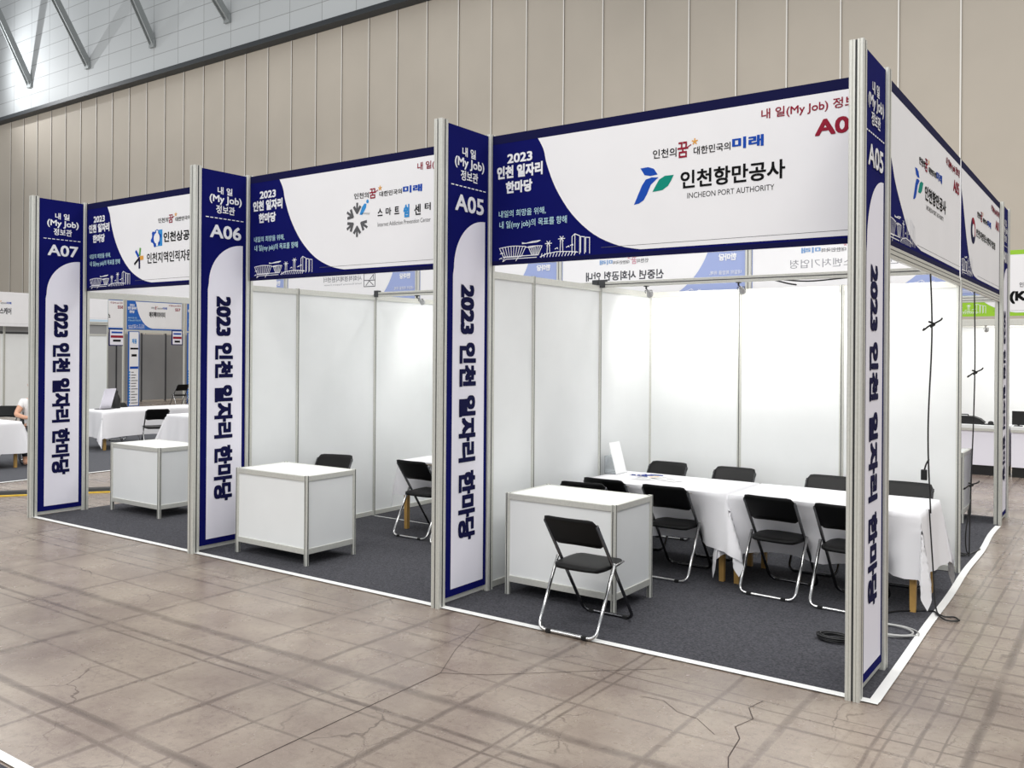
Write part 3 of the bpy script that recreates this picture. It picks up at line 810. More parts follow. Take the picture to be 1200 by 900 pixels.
# ------------------------------------------------------------------ folding chairs
def make_chair(loc, rz, lab, group):
    t = thing('folding_chair', lab, 'chair', loc, rz, group)
    r = .012
    A = lambda s, z: (s * .205, -.25 + (.77 - z) / .758 * .55, z)
    # back uprights that run on down as the front legs
    top = .755
    mb = MB(); mb.tube(fillet([A(-1, top), A(-1, r), A(1, r), A(1, top)], .07, 6), r, GUN, 10)
    fo = mb.build('front_leg_frame', t)
    for s in (-1, 1):
        mb = MB(); mb.box((s * .14 - .02, .285, 0), (s * .14 + .02, .315, .024), RUB, .004); mb.build('foot_cap', fo)
    piv = (.228, A(1, .47)[1], .47)
    mb = MB(); mb.tube(fillet([(-piv[0], piv[1], piv[2]), (-.228, -.285, r), (.228, -.285, r), piv], .07, 6), r, CHROME, 10)
    ro = mb.build('rear_leg_frame', t)
    for s in (-1, 1):
        mb = MB(); mb.box((s * .14 - .02, -.3, 0), (s * .14 + .02, -.27, .024), RUB, .004); mb.build('foot_cap', ro)
    # seat: padded, tapering, slightly dished
    mb = MB(); nx, ny = 10, 8; vs = []; fs = []
    def outline(fy): return .188 + .012 * math.sin(fy * math.pi)
    for lay in (0, 1):
        for j in range(ny + 1):
            for i in range(nx + 1):
                u = i / nx * 2 - 1; v = j / ny * 2 - 1
                # superellipse rounding of the corners
                k = 1 - .06 * (abs(u) ** 6) * (abs(v) ** 6) * 2
                x = u * outline(j / ny) * k; y = .01 + v * .195 * k
                e = max(abs(u), abs(v))
                z = .434 - .004 * (1 - u * u) + (.02 if lay else -.026) * (1 - .55 * e ** 8) + .012 * (v + 1) / 2
                vs.append((x, y, z))
    o = (nx + 1) * (ny + 1); I = lambda l, i, j: l * o + j * (nx + 1) + i
    for j in range(ny):
        for i in range(nx):
            fs.append((I(1, i, j), I(1, i + 1, j), I(1, i + 1, j + 1), I(1, i, j + 1)))
            fs.append((I(0, i, j), I(0, i, j + 1), I(0, i + 1, j + 1), I(0, i + 1, j)))
    for i in range(nx): fs.append((I(0, i, 0), I(0, i + 1, 0), I(1, i + 1, 0), I(1, i, 0))); fs.append((I(0, i + 1, ny), I(0, i, ny), I(1, i, ny), I(1, i + 1, ny)))
    for j in range(ny): fs.append((I(0, 0, j + 1), I(0, 0, j), I(1, 0, j), I(1, 0, j + 1))); fs.append((I(0, nx, j), I(0, nx, j + 1), I(1, nx, j + 1), I(1, nx, j)))
    mb.raw(vs, fs, VINYL, True); so = mb.build('seat', t)
    mb = MB()
    for s in (-1, 1): mb.tube([(s * .2, A(1, .44)[1], .44), (s * .19, .17, .445)], .008, CHROME)
    mb.build('seat_bracket', so, 'chrome seat bracket')
    # backrest: curved padded panel between the uprights, rounded corners
    mb = MB(); nx, nz = 14, 6; vs = []; fs = []; z0, z1 = .575, .795
    for lay in (0, 1):
        for j in range(nz + 1):
            for i in range(nx + 1):
                u = i / nx * 2 - 1; fz = j / nz
                half = .218 - .02 * (1 - fz)
                cr = .055; lim = 1.0
                zt = z0 + (z1 - z0) * fz
                # round the upper and lower corners
                ax = abs(u) * half
                dx = ax - (half - cr)
                ztop, zbot = z1, z0 + .012 * (1 - u * u)
                if dx > 0:
                    q = cr - math.sqrt(max(0, cr * cr - dx * dx)); ztop = z1 - q; zbot += q * .5
                zt = zbot + (ztop - zbot) * fz
                yy = A(1, zt)[1] - .028 * (1 - u * u) * .9
                e = max(abs(u), abs(fz * 2 - 1)); th = .014 * (1 - .6 * e ** 6)
                vs.append((u * half, yy + (th if lay else -th), zt))
    o = (nx + 1) * (nz + 1); I = lambda l, i, j: l * o + j * (nx + 1) + i
    for j in range(nz):
        for i in range(nx):
            fs.append((I(0, i, j), I(0, i + 1, j), I(0, i + 1, j + 1), I(0, i, j + 1)))
            fs.append((I(1, i, j), I(1, i, j + 1), I(1, i + 1, j + 1), I(1, i + 1, j)))
    for i in range(nx): fs.append((I(1, i, 0), I(1, i + 1, 0), I(0, i + 1, 0), I(0, i, 0))); fs.append((I(0, i, nz), I(0, i + 1, nz), I(1, i + 1, nz), I(1, i, nz)))
    for j in range(nz): fs.append((I(0, 0, j), I(0, 0, j + 1), I(1, 0, j + 1), I(1, 0, j))); fs.append((I(0, nx, j + 1), I(0, nx, j), I(1, nx, j), I(1, nx, j + 1)))
    mb.raw(vs, fs, VINYL, True); mb.build('backrest', t)
    return t
FZ = .006
ch = make_chair((-1.86, .305, FZ), -.0, 'black folding chair standing alone in front of the A05 counter', 'black folding chairs')
def chair(x, y, rz, lab, z=FZ): return dup(ch, (x, y, z), rz, lab, 'black folding chairs')
chair(-1.99, 2.05, .0, 'black folding chair at the long table just right of the A05 counter')
chair(-1.07, 2.03, -.06, 'black folding chair at the near side of the long table, mid booth')
chair(-.50, 1.97, -.05, 'black folding chair at the near side of the long table half hidden by the tower')
chair(-2.68, 1.80, .15, 'black folding chair peeking over the A05 counter, the nearer of two')
chair(-2.60, 2.10, .0, 'black folding chair peeking over the A05 counter, the farther of two')
PI = math.pi
chair(-2.65, 3.05, PI, 'black folding chair behind the long table beside the white brochure stand')
chair(-1.94, 3.05, PI, 'black folding chair behind the long table, second from the left wall')
chair(-1.02, 3.02, PI, 'black folding chair behind the long table, third from the left wall')
chair(-.36, 3.03, PI, 'black folding chair behind the right end of the long table')
chair(-5.70, 1.40, PI + .3, 'black folding chair peeking over the A06 counter by the partition wall')
chair(-4.80, 2.02, .0, 'black folding chair at the table in the A06 booth, fully visible')
chair(-4.22, 1.92, .0, 'black folding chair in the A06 booth cut off by the A05 tower')

# ------------------------------------------------------------------ tables with cloths
TH = .74
def table(x0, x1, y0, y1, lab, z=FZ, h=TH):
    cx, cy = (x0 + x1) / 2, (y0 + y1) / 2
    t = thing('trestle_table', lab, 'table', (cx, cy, z), 0, 'tables under white cloths')
    a, b = (x1 - x0) / 2, (y1 - y0) / 2
    mb = MB(); mb.box((-a, -b, h - .025), (a, b, h), PLY, .003); mb.build('tabletop', t)
    mb = MB(); mb.box((-a + .06, -b + .26, h - .07), (a - .06, b - .06, h - .026), WOOD); mb.build('apron', t)
    for ux, uy in ((-1, -1), (1, -1), (1, 1), (-1, 1)):
        px, py = ux * (a - .035), uy * (b - .05)
        mb = MB()
        s0, s1 = .02, .026
        vs = [(px + i * s0, py + j * s0, 0) for i, j in ((-1, -1), (1, -1), (1, 1), (-1, 1))] + [(px + i * s1, py + j * s1, h - .03) for i, j in ((-1, -1), (1, -1), (1, 1), (-1, 1))]
        mb.raw(vs, [(3, 2, 1, 0), (4, 5, 6, 7), (0, 1, 5, 4), (1, 2, 6, 5), (2, 3, 7, 6), (3, 0, 4, 7)], WOOD); mb.build('leg', t)
    return t
def cloth(x0, x1, y0, y1, lab, z=FZ + TH + .003, over=.46, flare=(1, 1, 1, 1), seed=1, seats=()):
    """square cut cloth: straight hems along the sides, four hanging corner points; flare = strength at corners (-,-),(+,-),(+,+),(-,+)"""
    rnd = random.Random(seed); a, b = (x1 - x0) / 2, (y1 - y0) / 2
    ph = [rnd.uniform(0, 6.3) for _ in range(8)]
    def grid(h):
        inner = [-h + 2 * h * i / 16 for i in range(17)]
        o = [over * k / 12 for k in range(1, 13)]
        return [-h - q for q in reversed(o)] + inner + [h + q for q in o]
    gx, gy = grid(a), grid(b); vs = []
    for v in gy:
        for u in gx:
            du, dv = max(0, abs(u) - a), max(0, abs(v) - b); su, sv = (1 if u > 0 else -1), (1 if v > 0 else -1)
            r = .008
            if du == 0 and dv == 0: p = (u, v, .0015 * math.sin(u * 7 + ph[0]) * math.sin(v * 6 + ph[1]))
            elif du == 0 or dv == 0:
                dd = du + dv; s = u if du == 0 else v
                f = dd / over
                off = .006 + f * (.02 + .016 * math.sin(s * 9 + ph[2] + (2 if dv else 0) * sv) + .012 * math.sin(s * 23 + ph[3]))
                near = lambda d_, i_: flare[i_] * .075 * f * math.exp(-max(0, d_) / .13)
                if dv: off += near(a - u, 1 if sv < 0 else 2) + near(a + u, 0 if sv < 0 else 3)
                else: off += near(b - v, 2 if su > 0 else 3) + near(b + v, 1 if su > 0 else 0)
                hem = .02 * math.sin(s * 4 + ph[4]) * f * .6
                if dv and sv < 0:
                    for sx in seats: off -= .31 * f ** .8 * math.exp(-((u + (x0 + x1) / 2 - sx) / .26) ** 4)
                p = (su * (a + off) if du else u, sv * (b + off) if dv else v, -dd + hem)
            else:
                rr = math.hypot(du, dv); th = math.atan2(dv, du); q = math.sin(2 * th)
                idx = {(-1, -1): 0, (1, -1): 1, (1, 1): 2, (-1, 1): 3}[(su, sv)]
                E_ = flare[idx] * .075 * min(1, rr / over)
                fl = flare[idx] * .2 * rr * q ** .9 * (1 + .25 * math.sin(th * 6 + ph[5]))
                f = min(1, rr / over)
                o1 = .006 + f * .02
                # the corner cone: out along the diagonal, tucked back in folds
                fold = .04 * f * math.sin(th * 8 + ph[6]) * q
                p = (su * (a + (o1 + E_) * math.cos(th) ** .5 + fl * .72 + fold), sv * (b + (o1 + E_) * math.sin(th) ** .5 + fl * .72 - fold), -math.sqrt(max(0, rr * rr - fl * fl)) * 1.0)
            vs.append((p[0], p[1], p[2]))
    n = len(gx); fs = [(j * n + i, j * n + i + 1, (j + 1) * n + i + 1, (j + 1) * n + i) for j in range(len(gy) - 1) for i in range(n - 1)]
    mb = MB(); mb.raw(vs, fs, CLOTH, True); o = mb.build('tablecloth'); o.location = ((x0 + x1) / 2, (y0 + y1) / 2, z)
    return tag(o, lab, 'tablecloth', 'white tablecloths')
table(-2.88, -1.53, 1.99, 2.75, 'long table in the A05 booth, the left one by the partition wall')
table(-1.47, -.04, 1.99, 2.75, 'long table in the A05 booth, the right one with its end showing')
cloth(-2.9, -1.51, 1.97, 2.77, 'white tablecloth on the left long table in the A05 booth', flare=(.1, 1.2, .3, .1), over=.45, seed=3, seats=(-2.6, -1.99))
cloth(-1.485, -.02, 1.97, 2.77, 'white tablecloth on the right long table with a corner hanging to the floor', flare=(.5, .25, .42, .3), over=.49, seed=5, seats=(-1.07, -.5))
table(-5.2, -3.7, 2.06, 2.76, 'table under a white cloth in the A06 booth')
cloth(-5.22, -3.68, 2.04, 2.78, 'white tablecloth on the table in the A06 booth', over=.36, flare=(.25, .5, .5, .2), seed=8, seats=(-4.8, -4.2))

# things on the long table
TZ = FZ + TH + .006
t = thing('brochure_stand', 'upright white brochure stand on the left end of the long table', 'stand', (-2.80, 2.56, TZ), PI / 2)
mb = MB(); M = Matrix.Rotation(-.27, 4, 'X'); P_ = mat('white_card', (244, 244, 244), .5)
vs = [M @ Vector(p) for p in ((-.105, 0, 0), (.105, 0, 0), (.105, .004, 0), (-.105, .004, 0), (-.105, 0, .31), (.105, 0, .31), (.105, .004, .31), (-.105, .004, .31))]
mb.raw(vs, [(3, 2, 1, 0), (4, 5, 6, 7), (0, 1, 5, 4), (1, 2, 6, 5), (2, 3, 7, 6), (3, 0, 4, 7)], P_); mb.build('card', t)
ACR = mat('clear_acrylic', (240, 244, 248), .06, trans=.9)
mb = MB(); mb.box((-.105, -.005, -.002), (.105, .13, .002), ACR); mb.box((-.105, .125, 0), (.105, .129, .17), ACR); mb.build('acrylic_base', t, 'clear acrylic base')
BLUEP = mat('blue_plastic', (36, 60, 140), .35)
for i, (x, y, r) in enumerate([(-2.60, 2.50, .3), (-2.57, 2.53, 1.2), (-2.54, 2.49, -.4), (-2.51, 2.54, .8), (-2.45, 2.60, .2), (-2.56, 2.46, 2.0)]):
    t = thing('pen', 'blue pen scattered on the long table beside the brochure stand', 'pen', (x, y, TZ + .001), r, 'blue pens on the long table')
    mb = MB(); mb.tube([(-.06, 0, .006), (.04, 0, .006), (.06, 0, .006), (.07, 0, .005)], [.006, .006, .005, .0015], BLUEP); mb.build('barrel', t)
    mb = MB(); mb.tube([(-.075, 0, .006), (-.055, 0, .006)], .0065, LILAC); mb.box((-.07, -.0015, .011), (-.03, .0015, .014), LILAC); mb.build('clip', t, 'white clip')
for i, (x, y, r, lab) in enumerate([(-2.46, 2.36, .2, 'white leaflet on the long table nearest the blue pens'), (-2.22, 2.42, -.3, 'white leaflet on the long table right of the blue pens'), (-2.38, 2.52, .9, 'leaflet with a yellow spot lying behind the blue pens')]):
    mb = MB(); mb.box((-.105, -.074, 0), (.105, .074, .0012), P_); FF = Face(mb, (0, 0, .0012), (1, 0, 0), V=(0, 1, 0), N=(0, 0, 1), lift=.0003)
    FF.rect(-.08, .02, .02, .055, ORG if i == 2 else mat('pale_grey_ink', (190, 190, 192), .5))
    for k in range(4): FF.rect(-.08, -.05 + k * .015, .07, -.046 + k * .015, LINKG)
    o = mb.build('leaflet'); o.location = (x, y, TZ + .0005); o.rotation_euler = (0, 0, r); tag(o, lab, 'leaflet', 'leaflets on the long table')

# ------------------------------------------------------------------ cables
def coil(x, y, r, n, m, lab, tr=.006, sq=.7):
    rnd = random.Random(n); pts = []
    for k in range(n * 20):
        a = k / 20 * 2 * math.pi; q = r * (1 + .16 * math.sin(a * .37 + 1) + .05 * math.sin(a * 1.7))
        pts.append((q * math.cos(a), q * sq * math.sin(a), tr + .004 + .004 * (k / 20)))
    mb = MB(); mb.tube(pts, tr, m, 6); o = mb.build('cable_coil'); o.location = (x, y, FZ + .001)
    return tag(o, lab, 'cable', 'coiled cables on the carpet')
coil(-.36, 1.0, .10, 7, CABLE, 'black cable coil on the carpet left of the right corner tower')
coil(-.10, 1.42, .155, 3, CABLEG, 'grey cable coil on the carpet right of the corner tower', .005, .85)
tag(MB().tube(spline([(-.3, 1.55, .014), (-.2, 1.9, .014), (-.02, 2.08, .014), (.06, 2.1, .016), (.1, 2.0, .02), (.17, 1.93, .012), (.24, 1.97, .009)], 8), .006, CABLE).build('cable'), 'black cable curling over the white side tape onto the bare floor', 'cable')
tag(MB().tube(spline([(.0, 2.22, .75), (.03, 2.2, .35), (.07, 2.1, .05), (.13, 2.02, .014), (.2, 2.06, .009), (.245, 1.99, .009)], 8), .0055, CABLE).build('cable'), 'black cable dropping from the table end to the side tape', 'cable')
def cord(x, y, ztop, zend, lab, knots, lean):
    t = thing('power_cord', lab, 'cable', (x, y, 0), 0)
    n = 14; pts = []
    for k in range(n + 1):
        f = k / n; pts.append((lean(f)[0], lean(f)[1], ztop + (zend - ztop) * f))
    mb = MB(); mb.tube(spline(pts, 3), .006, CABLE, 8); mb.build('cord', t)
    for (f, kind) in knots:
        px, py = lean(f); z = ztop + (zend - ztop) * f
        mb = MB()
        if kind == 'knot':
            mb.tube(spline([(px - .05, py - .01, z - .03), (px - .06, py, z - .045), (px - .02, py + .012, z - .01), (px + .02, py + .012, z + .01), (px + .06, py - .01, z + .03), (px + .07, py, z + .045)], 5), .007, CABLE, 7)
            mb.tube(spline([(px - .02, py - .015, z + .02), (px + .015, py + .02, z), (px - .015, py + .01, z - .02)], 5), .008, CABLE, 7); mb.build('knot', t)
        else:
            mb.box((px - .055, py - .015, z - .06), (px - .012, py + .015, z + .02), CABLE, .006)
            mb.tube(spline([(px - .03, py, z + .02), (px - .02, py, z + .06), (px, py, z + .1)], 5), .006, CABLE); mb.build('plug', t)
    return t
cord(.0, 2.2, 2.53, .72, 'black power cord hanging down beside the right end of the long table', [(.21, 'knot'), (.83, 'plug')], lambda f: (.012 * math.sin(f * 7), .03 * f))
t = cord(.0, 4.46, 2.53, .03, 'black power cord hanging in the open side of the rear right booth', [(.31, 'knot'), (.74, 'knot')], lambda f: (-.004 + .01 * math.sin(f * 5), -.14 * max(0, f - .25) * 1.3))
tag(MB().tube(spline([(.0, 4.3, .55), (-.03, 4.22, .25), (-.03, 4.3, .05), (-.0, 4.5, .014), (.03, 4.7, .014)], 8), .006, CABLE).build('cable'), 'black cable curving along the carpet of the rear right booth', 'cable')
coil(-.16, 4.3, .13, 2, CABLE, 'black cable loop on the carpet beyond the end of the back wall', .006, .7)

# ------------------------------------------------------------------ green stand beyond, right
def c_kai(F, pal):
    q = V0
    slogan(F, 1.37, 2.2, 3.04 - q, 3.17 - q, pal)
    F.new('organisation_name')
    F.text('(KAI)', 1.235, 2.80 - q, 1.73, 3.0 - q, INKK, .045)
fascia('lime green and white fascia sign of the stand at the far right', (-1.6, 10.9, -.06), (1, 0, 0), (0, -1, 0), 2.95, None, c_kai, PALLIME, group=None)
t = thing('partition_wall', 'white partition wall under the lime green sign at the far right', 'partition wall', (0, 12.4, 0))
for i, (a, b) in enumerate(((-3.2, -1.6), (-1.6, -.62), (-.62, .4), (.4, 2))):
    mb = MB(); mb.box((a + .02, -.004, .05), (b - .02, .004, 2.44), WHITE); mb.build('panel', t)
    mb = MB(); post40(mb, b, 0, 0, 2.5); mb.build('post', t)
mb = MB(); mb.box((-3.2, -.02, 2.42), (2, .02, 2.5), ALU); mb.build('top_rail', t)
t = thing('lighting_beam', 'grey beam under the lime green fascia sign', 'beam', (-.1, 10.9, 2.4))
mb = MB(); mb.box((-1.5, -.03, 0), (1.5, .03, .1), ALU, .005); mb.build('bar', t)
for s in (-1, 1):
    mb = MB(); post40(mb, s * 1.48, 0, -2.4, 1.19); mb.build('post', t)
def long_counter(x0, x1, y, lab):
    t = thing('display_counter', lab, 'counter', ((x0 + x1) / 2, y, 0), 0, 'counters of the green stand'); a = (x1 - x0) / 2
    mb = MB(); mb.box((-a, -.25, .75), (a, .25, .8), WHITE, .004); mb.build('top', t)
    mb = MB(); mb.box((-a, -.255, .71), (a, -.245, .75), ALU); mb.build('rail', t)
    mb = MB(); mb.box((-a + .01, -.24, .16), (a - .01, .24, .75), LILAC); mb.build('body', t)
    mb = MB(); mb.box((-a + .02, -.22, 0), (a - .02, .22, .16), RUB); mb.build('underpart', t, 'black plinth')  # plain black box below the counter body
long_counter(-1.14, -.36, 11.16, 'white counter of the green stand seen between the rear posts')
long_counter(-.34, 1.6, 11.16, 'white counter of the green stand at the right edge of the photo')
t = thing('monitor', 'black screen seen from behind on the far right counter', 'monitor', (-.25, 11.1, .8))
mb = MB(); mb.box((-.09, -.012, .02), (.09, .012, .24), RUB, .005); mb.build('screen', t)
mb = MB(); mb.box((-.06, -.05, 0), (.06, .05, .012), RUB, .003); mb.box((-.015, .012, .01), (.015, .024, .1), RUB); mb.build('stand', t)
t = thing('keyboard', 'small black device lying on the counter of the green stand', 'device', (-.58, 11.1, .8))
mb = MB(); mb.box((-.2, -.05, 0), (.12, .05, .018), RUB, .004); mb.build('body', t); mb = MB(); mb.lathe([(.04, 0), (.04, .03), (.02, .045), (.001, .048)], RUB, 12, Matrix.Translation((-.06, 0, .016))); mb.build('knob', t)
spot(-.7, 10.9, 'added spotlight under the beam of the green stand, left of the rear tower', 0, 50, z=2.4)  # lamp added to brighten the white wall behind the counters
spot(.6, 10.9, 'added spotlight under the beam of the green stand, beyond the right edge', 0, 50, z=2.4)  # second added lamp for the same wall, out of view
t = thing('carry_bag', 'low black bag with a sloping end on the counter of the green stand', 'bag', (-1.0, 11.2, .8))
mb = MB(); mb.prism([(-.3, 0), (.24, 0), (.27, .03), (.2, .09), (.1, .125), (-.26, .125), (-.3, .1)], -.1, .1, RUB, Matrix.Rotation(PI / 2, 4, 'X')); mb.build('body', t)
mb = MB(); mb.tube(fillet([(-.14, 0, .12), (-.14, 0, .15), (.02, 0, .15), (.02, 0, .12)], .02), .008, VINYL); mb.build('handle', t)

# ------------------------------------------------------------------ blue stands beyond, left
GREYP = mat('grey_partition_panel', (150, 150, 150), .7, noise=.03, nscale=2)
XB = -26.8
def c_it(F, pal):
    F.new('organisation_name'); F.text('에이펙이아이티', 1.15, .44, 2.0, .64, INKK, .04); slogan(F, 1.25, 2.1, .72, .84, pal)
def c_kmt(F, pal):
    F.new('organisation_name'); F.text('이노비즈넥스', .9, .36, 2.2, .55, INKK, .04); slogan(F, 1.1, 2.0, .7, .82, pal)
def c_left(F, pal):
    F.new('organisation_name'); F.text('팜넥스케어', 1.05, .36, 1.9, .56, LINK, .03); slogan(F, 1.15, 1.9, .66, .76, pal)
def blue_sign(label, y0, L, code, content, pal):
    t = fascia(label, (XB, y0, 0), (0, 1, 0), (1, 0, 0), LF, code, content, pal, group='fascia signs of the far stands')
    for c in t.children: c.scale = (1, L / LF, 1)
    return t
blue_sign('bright blue and white fascia sign seen through the A07 booth', 12.06, 2.12, 'S57', c_it, PALBLUE)
blue_sign('white fascia sign end with a red code left of the bright blue sign', 9.87, 2.12, 'S58', c_kmt, PALBLUE)
blue_sign('bright blue fascia sign cut off by the A06 tower', 14.4, 2.12, 'S56', c_none, PALBLUE)
PALEB = mat('pale_blue_print', (200, 222, 240), .5)
blue_sign('pale white fascia sign left of the A07 tower in the background', 7.0, 1.95, None, c_left, dict(PAL, navy=FAB, nb=FAB, w=FAB, c=FAB))
t = fascia('pale blue fascia sign seen beside the A07 tower post', (-19.8, 5.99, 0), (0, 1, 0), (1, 0, 0), LF, None, c_none, dict(PALB, navy=PALEB, nb=PALEB), rail=True, group='fascia signs of the far stands', title=False)
for c in t.children: c.scale = (1, .44, 1)
t = thing('partition_wall', 'end of a white partition wall beside the A07 tower post', 'partition wall', (-19.83, 0, 0))
for y in (6.0,):
    mb = MB(); mb.box((-.004, y + .3, .05), (.004, y + 1.26, 2.27), WHITE); mb.build('panel', t)
    mb = MB(); mb.box((-.004, y + .3, 2.3), (.004, y + 1.26, 2.55), GREYP); mb.build('upper_panel', t)
    mb = MB(); post40(mb, 0, y + 1.28, 0, 3.6); mb.build('post', t)
mb = MB(); mb.box((-.015, 6.3, 2.26), (.015, 7.28, 2.3), ALU); mb.build('rail', t)
def poster(y0, y1, z0, z1, lab, stripe=True):
    t = thing('poster_column', lab, 'poster', (XB + .03, (y0 + y1) / 2, 0), 0, 'poster columns of the blue stands'); h = (y1 - y0) / 2
    mb = MB(); mb.box((-.02, -h, z0), (.02, h, z1), BLUE); F = Face(mb, (.02, 0, 0), (0, 1, 0), N=(1, 0, 0), lift=.003)
    F.rect(-h + .03, z0 + .02, h - .03, z1 - .02, INKW)
    p = mb.build('board', t)
    mb = MB(); F = Face(mb, (.02, 0, 0), (0, 1, 0), N=(1, 0, 0), lift=.003); rnd = random.Random(int(y0 * 10))
    F.text('채용', -h * .4, z1 - .42, h * .5, z1 - .25, SKY, .03)
    F.rect(-h * .7, z1 - .62, h * .8, z1 - .56, INKK, 2); F.rect(-h * .45, z1 - .86, h * .5, z1 - .78, INKK, 2)
    F.rect(-h * .75, z1 - 1.28, h * .8, z1 - 1.2, INKB, 2)
    for k in range(14):
        z = z1 - 1.42 - k * .095
        if z < z0 + .05: break
        F.rect(-h * .9, z, -h * .68, z + .06, SKY, 2); F.rect(-h * .5, z + .01, h * rnd.uniform(-.1, .8), z + .035, INKG, 2)
    mb.build('lettering', p)
poster(12.1, 12.5, 0, 2.55, 'tall white job poster column under the bright blue sign')
poster(14.4, 14.9, 0, 2.55, 'tall white job poster column at the right edge of the A07 opening')
for y0, y1, z0, z1, lab in ((11.42, 11.98, 2.05, 2.62, 'small notice board hung below the red coded sign'), (13.78, 14.22, 2.1, 2.62, 'small notice board hung at the right end of the bright blue sign')):
    t = thing('notice_board', lab, 'notice', (XB + .0, (y0 + y1) / 2, 0), 0, 'small hung notices'); h = (y1 - y0) / 2
    mb = MB(); mb.box((-.01, -h, z0), (.01, h, z1), NAVY); F = Face(mb, (.01, 0, 0), (0, 1, 0), N=(1, 0, 0), lift=.003); F.rect(-h + .03, z0 + .03, h - .03, z1 - .03, LILAC)
    bd = mb.build('board', t); mb = MB(); F.mb = mb
    F.rect(-h * .7, z1 - .15, h * .7, z1 - .09, INKB, 2); F.rect(-h * .8, z1 - .3, h * .8, z1 - .22, RED, 2); F.rect(-h * .5, z1 - .43, h * .5, z1 - .36, INKK, 2); mb.build('lettering', bd)
t = thing('partition_wall', 'grey partition wall inside the blue stands', 'partition wall', (XB - 2.2, 0, 0))
y = 9.0
while y < 17:
    mb = MB(); mb.box((-.004, y + .02, .05), (.004, y + .98, 2.5), GREYP); mb.build('panel', t)
    mb = MB(); mb.box((-.03, y - .02, 0), (.03, y + .02, 2.56), mat('dark_post', (70, 70, 74), .5, .3)); mb.build('post', t); y += 1.0
t = thing('partition_wall', 'white lit partition wall of the stand left of the A07 tower', 'partition wall', (XB - .3, 0, 0))
y = 4.2
while y < 9.0:
    mb = MB(); mb.box((-.004, y + .03, .05), (.004, y + .97, 2.38), WHITE); mb.build('panel', t)
    mb = MB(); mb.box((-.004, y + .03, 2.46), (.004, y + .97, 2.85), GREYP); mb.build('upper_panel', t)
    mb = MB(); post40(mb, 0, y, 0, 2.88, .035); mb.build('post', t); y += 1.0
mb = MB(); mb.box((-.02, 4.2, 2.39), (.02, 9.2, 2.45), ALUD); mb.box((-.02, 4.2, 2.82), (.02, 9.2, 2.88), ALUD); mb.build('rail', t)
t = thing('lighting_beam', 'grey beam under the far blue signs', 'beam', (XB, 0, 0))
mb = MB(); mb.box((-.04, 9.2, 2.5), (.0, 16.6, 2.6), ALU); mb.build('bar', t)
for yy in (9.68, 11.95, 14.3, 16.6):
    mb = MB(); post40(mb, -.02, yy, 0, 3.66, .04); mb.build('post', t)

# tables and seats beyond the A07 booth
def far_cloth(x, y, sx, sy, rz, lab, seed):
    t = table(x - sx / 2, x + sx / 2, y - sy / 2, y + sy / 2, lab.replace('tablecloth on', 'table under cloth,'), .006); t.rotation_euler = (0, 0, rz)
    c = cloth(x - sx / 2 - .02, x + sx / 2 + .02, y - sy / 2 - .02, y + sy / 2 + .02, lab, over=.5, seed=seed, flare=(.9, .9, .9, .9)); c.rotation_euler = (0, 0, rz)
far_cloth(-15.1, 5.35, .8, 2.3, .0, 'white tablecloth on the far long counter table seen through the A07 booth', 11)
far_cloth(-12.75, 5.1, .8, 1.1, .0, 'white tablecloth on the small table beside the A06 tower edge', 12)
far_cloth(-13.85, 1.26, .8, 1.6, .0, 'white tablecloth on the table left of the A07 tower', 13)
chair(-14.1, 4.9, PI / 2 - .4, 'black folding chair at the far table seen through the A07 booth')
chair(-16.0, 5.4, -PI / 2, 'black folding chair behind the far table, only its top showing')
chair(-13.3, 4.75 + 1.0, PI / 2, 'black folding chair behind the small clothed table')
chair(-16.65, 3.3, -2.42, 'black folding chair behind the table left of the A07 tower')
chair(-16.3, 3.64, -2.42, 'second black folding chair behind the table left of the A07 tower')
chair(-13.0, .62, PI / 2, 'black folding chair at the left edge of the photo')
for i, (x, y, lab) in enumerate(((-24.6, 12.6, 'black folding chair at the left of the pair by the far grey wall'), (-24.5, 13.15, 'black folding chair at the right of the pair by the far grey wall'))):
    chair(x, y, PI / 2 + (.3 if i else -.1), lab, 0)
t = thing('document_holder', 'pale document holder standing on the far clothed table', 'holder', (-15.25, 4.55, TZ), -1.2)
mb = MB(); M = Matrix.Rotation(-.3, 4, 'X')
vs = [M @ Vector(p) for p in ((-.16, 0, 0), (.16, 0, 0), (.16, .01, 0), (-.16, .01, 0), (-.16, 0, .42), (.16, 0, .42), (.16, .01, .42), (-.16, .01, .42))]
mb.raw(vs, [(3, 2, 1, 0), (4, 5, 6, 7), (0, 1, 5, 4), (1, 2, 6, 5), (2, 3, 7, 6), (3, 0, 4, 7)], LILAC); mb.build('sheet', t)
mb = MB(); mb.box((-.17, -.1, 0), (.17, .12, .012), INKG, .003); mb.build('base', t)
t = thing('bottle', 'dark bottle standing beside the pale document holder', 'bottle', (-15.35, 4.85, TZ))
mb = MB(); mb.lathe([(.001, 0), (.075, 0), (.08, .02), (.08, .18), (.05, .25), (.03, .28), (.03, .33), (.001, .33)], RUB, 16); mb.build('body', t)
mb = MB(); mb.lathe([(.033, .31), (.033, .35), (.001, .352)], LAMPB, 12); mb.build('cap', t)

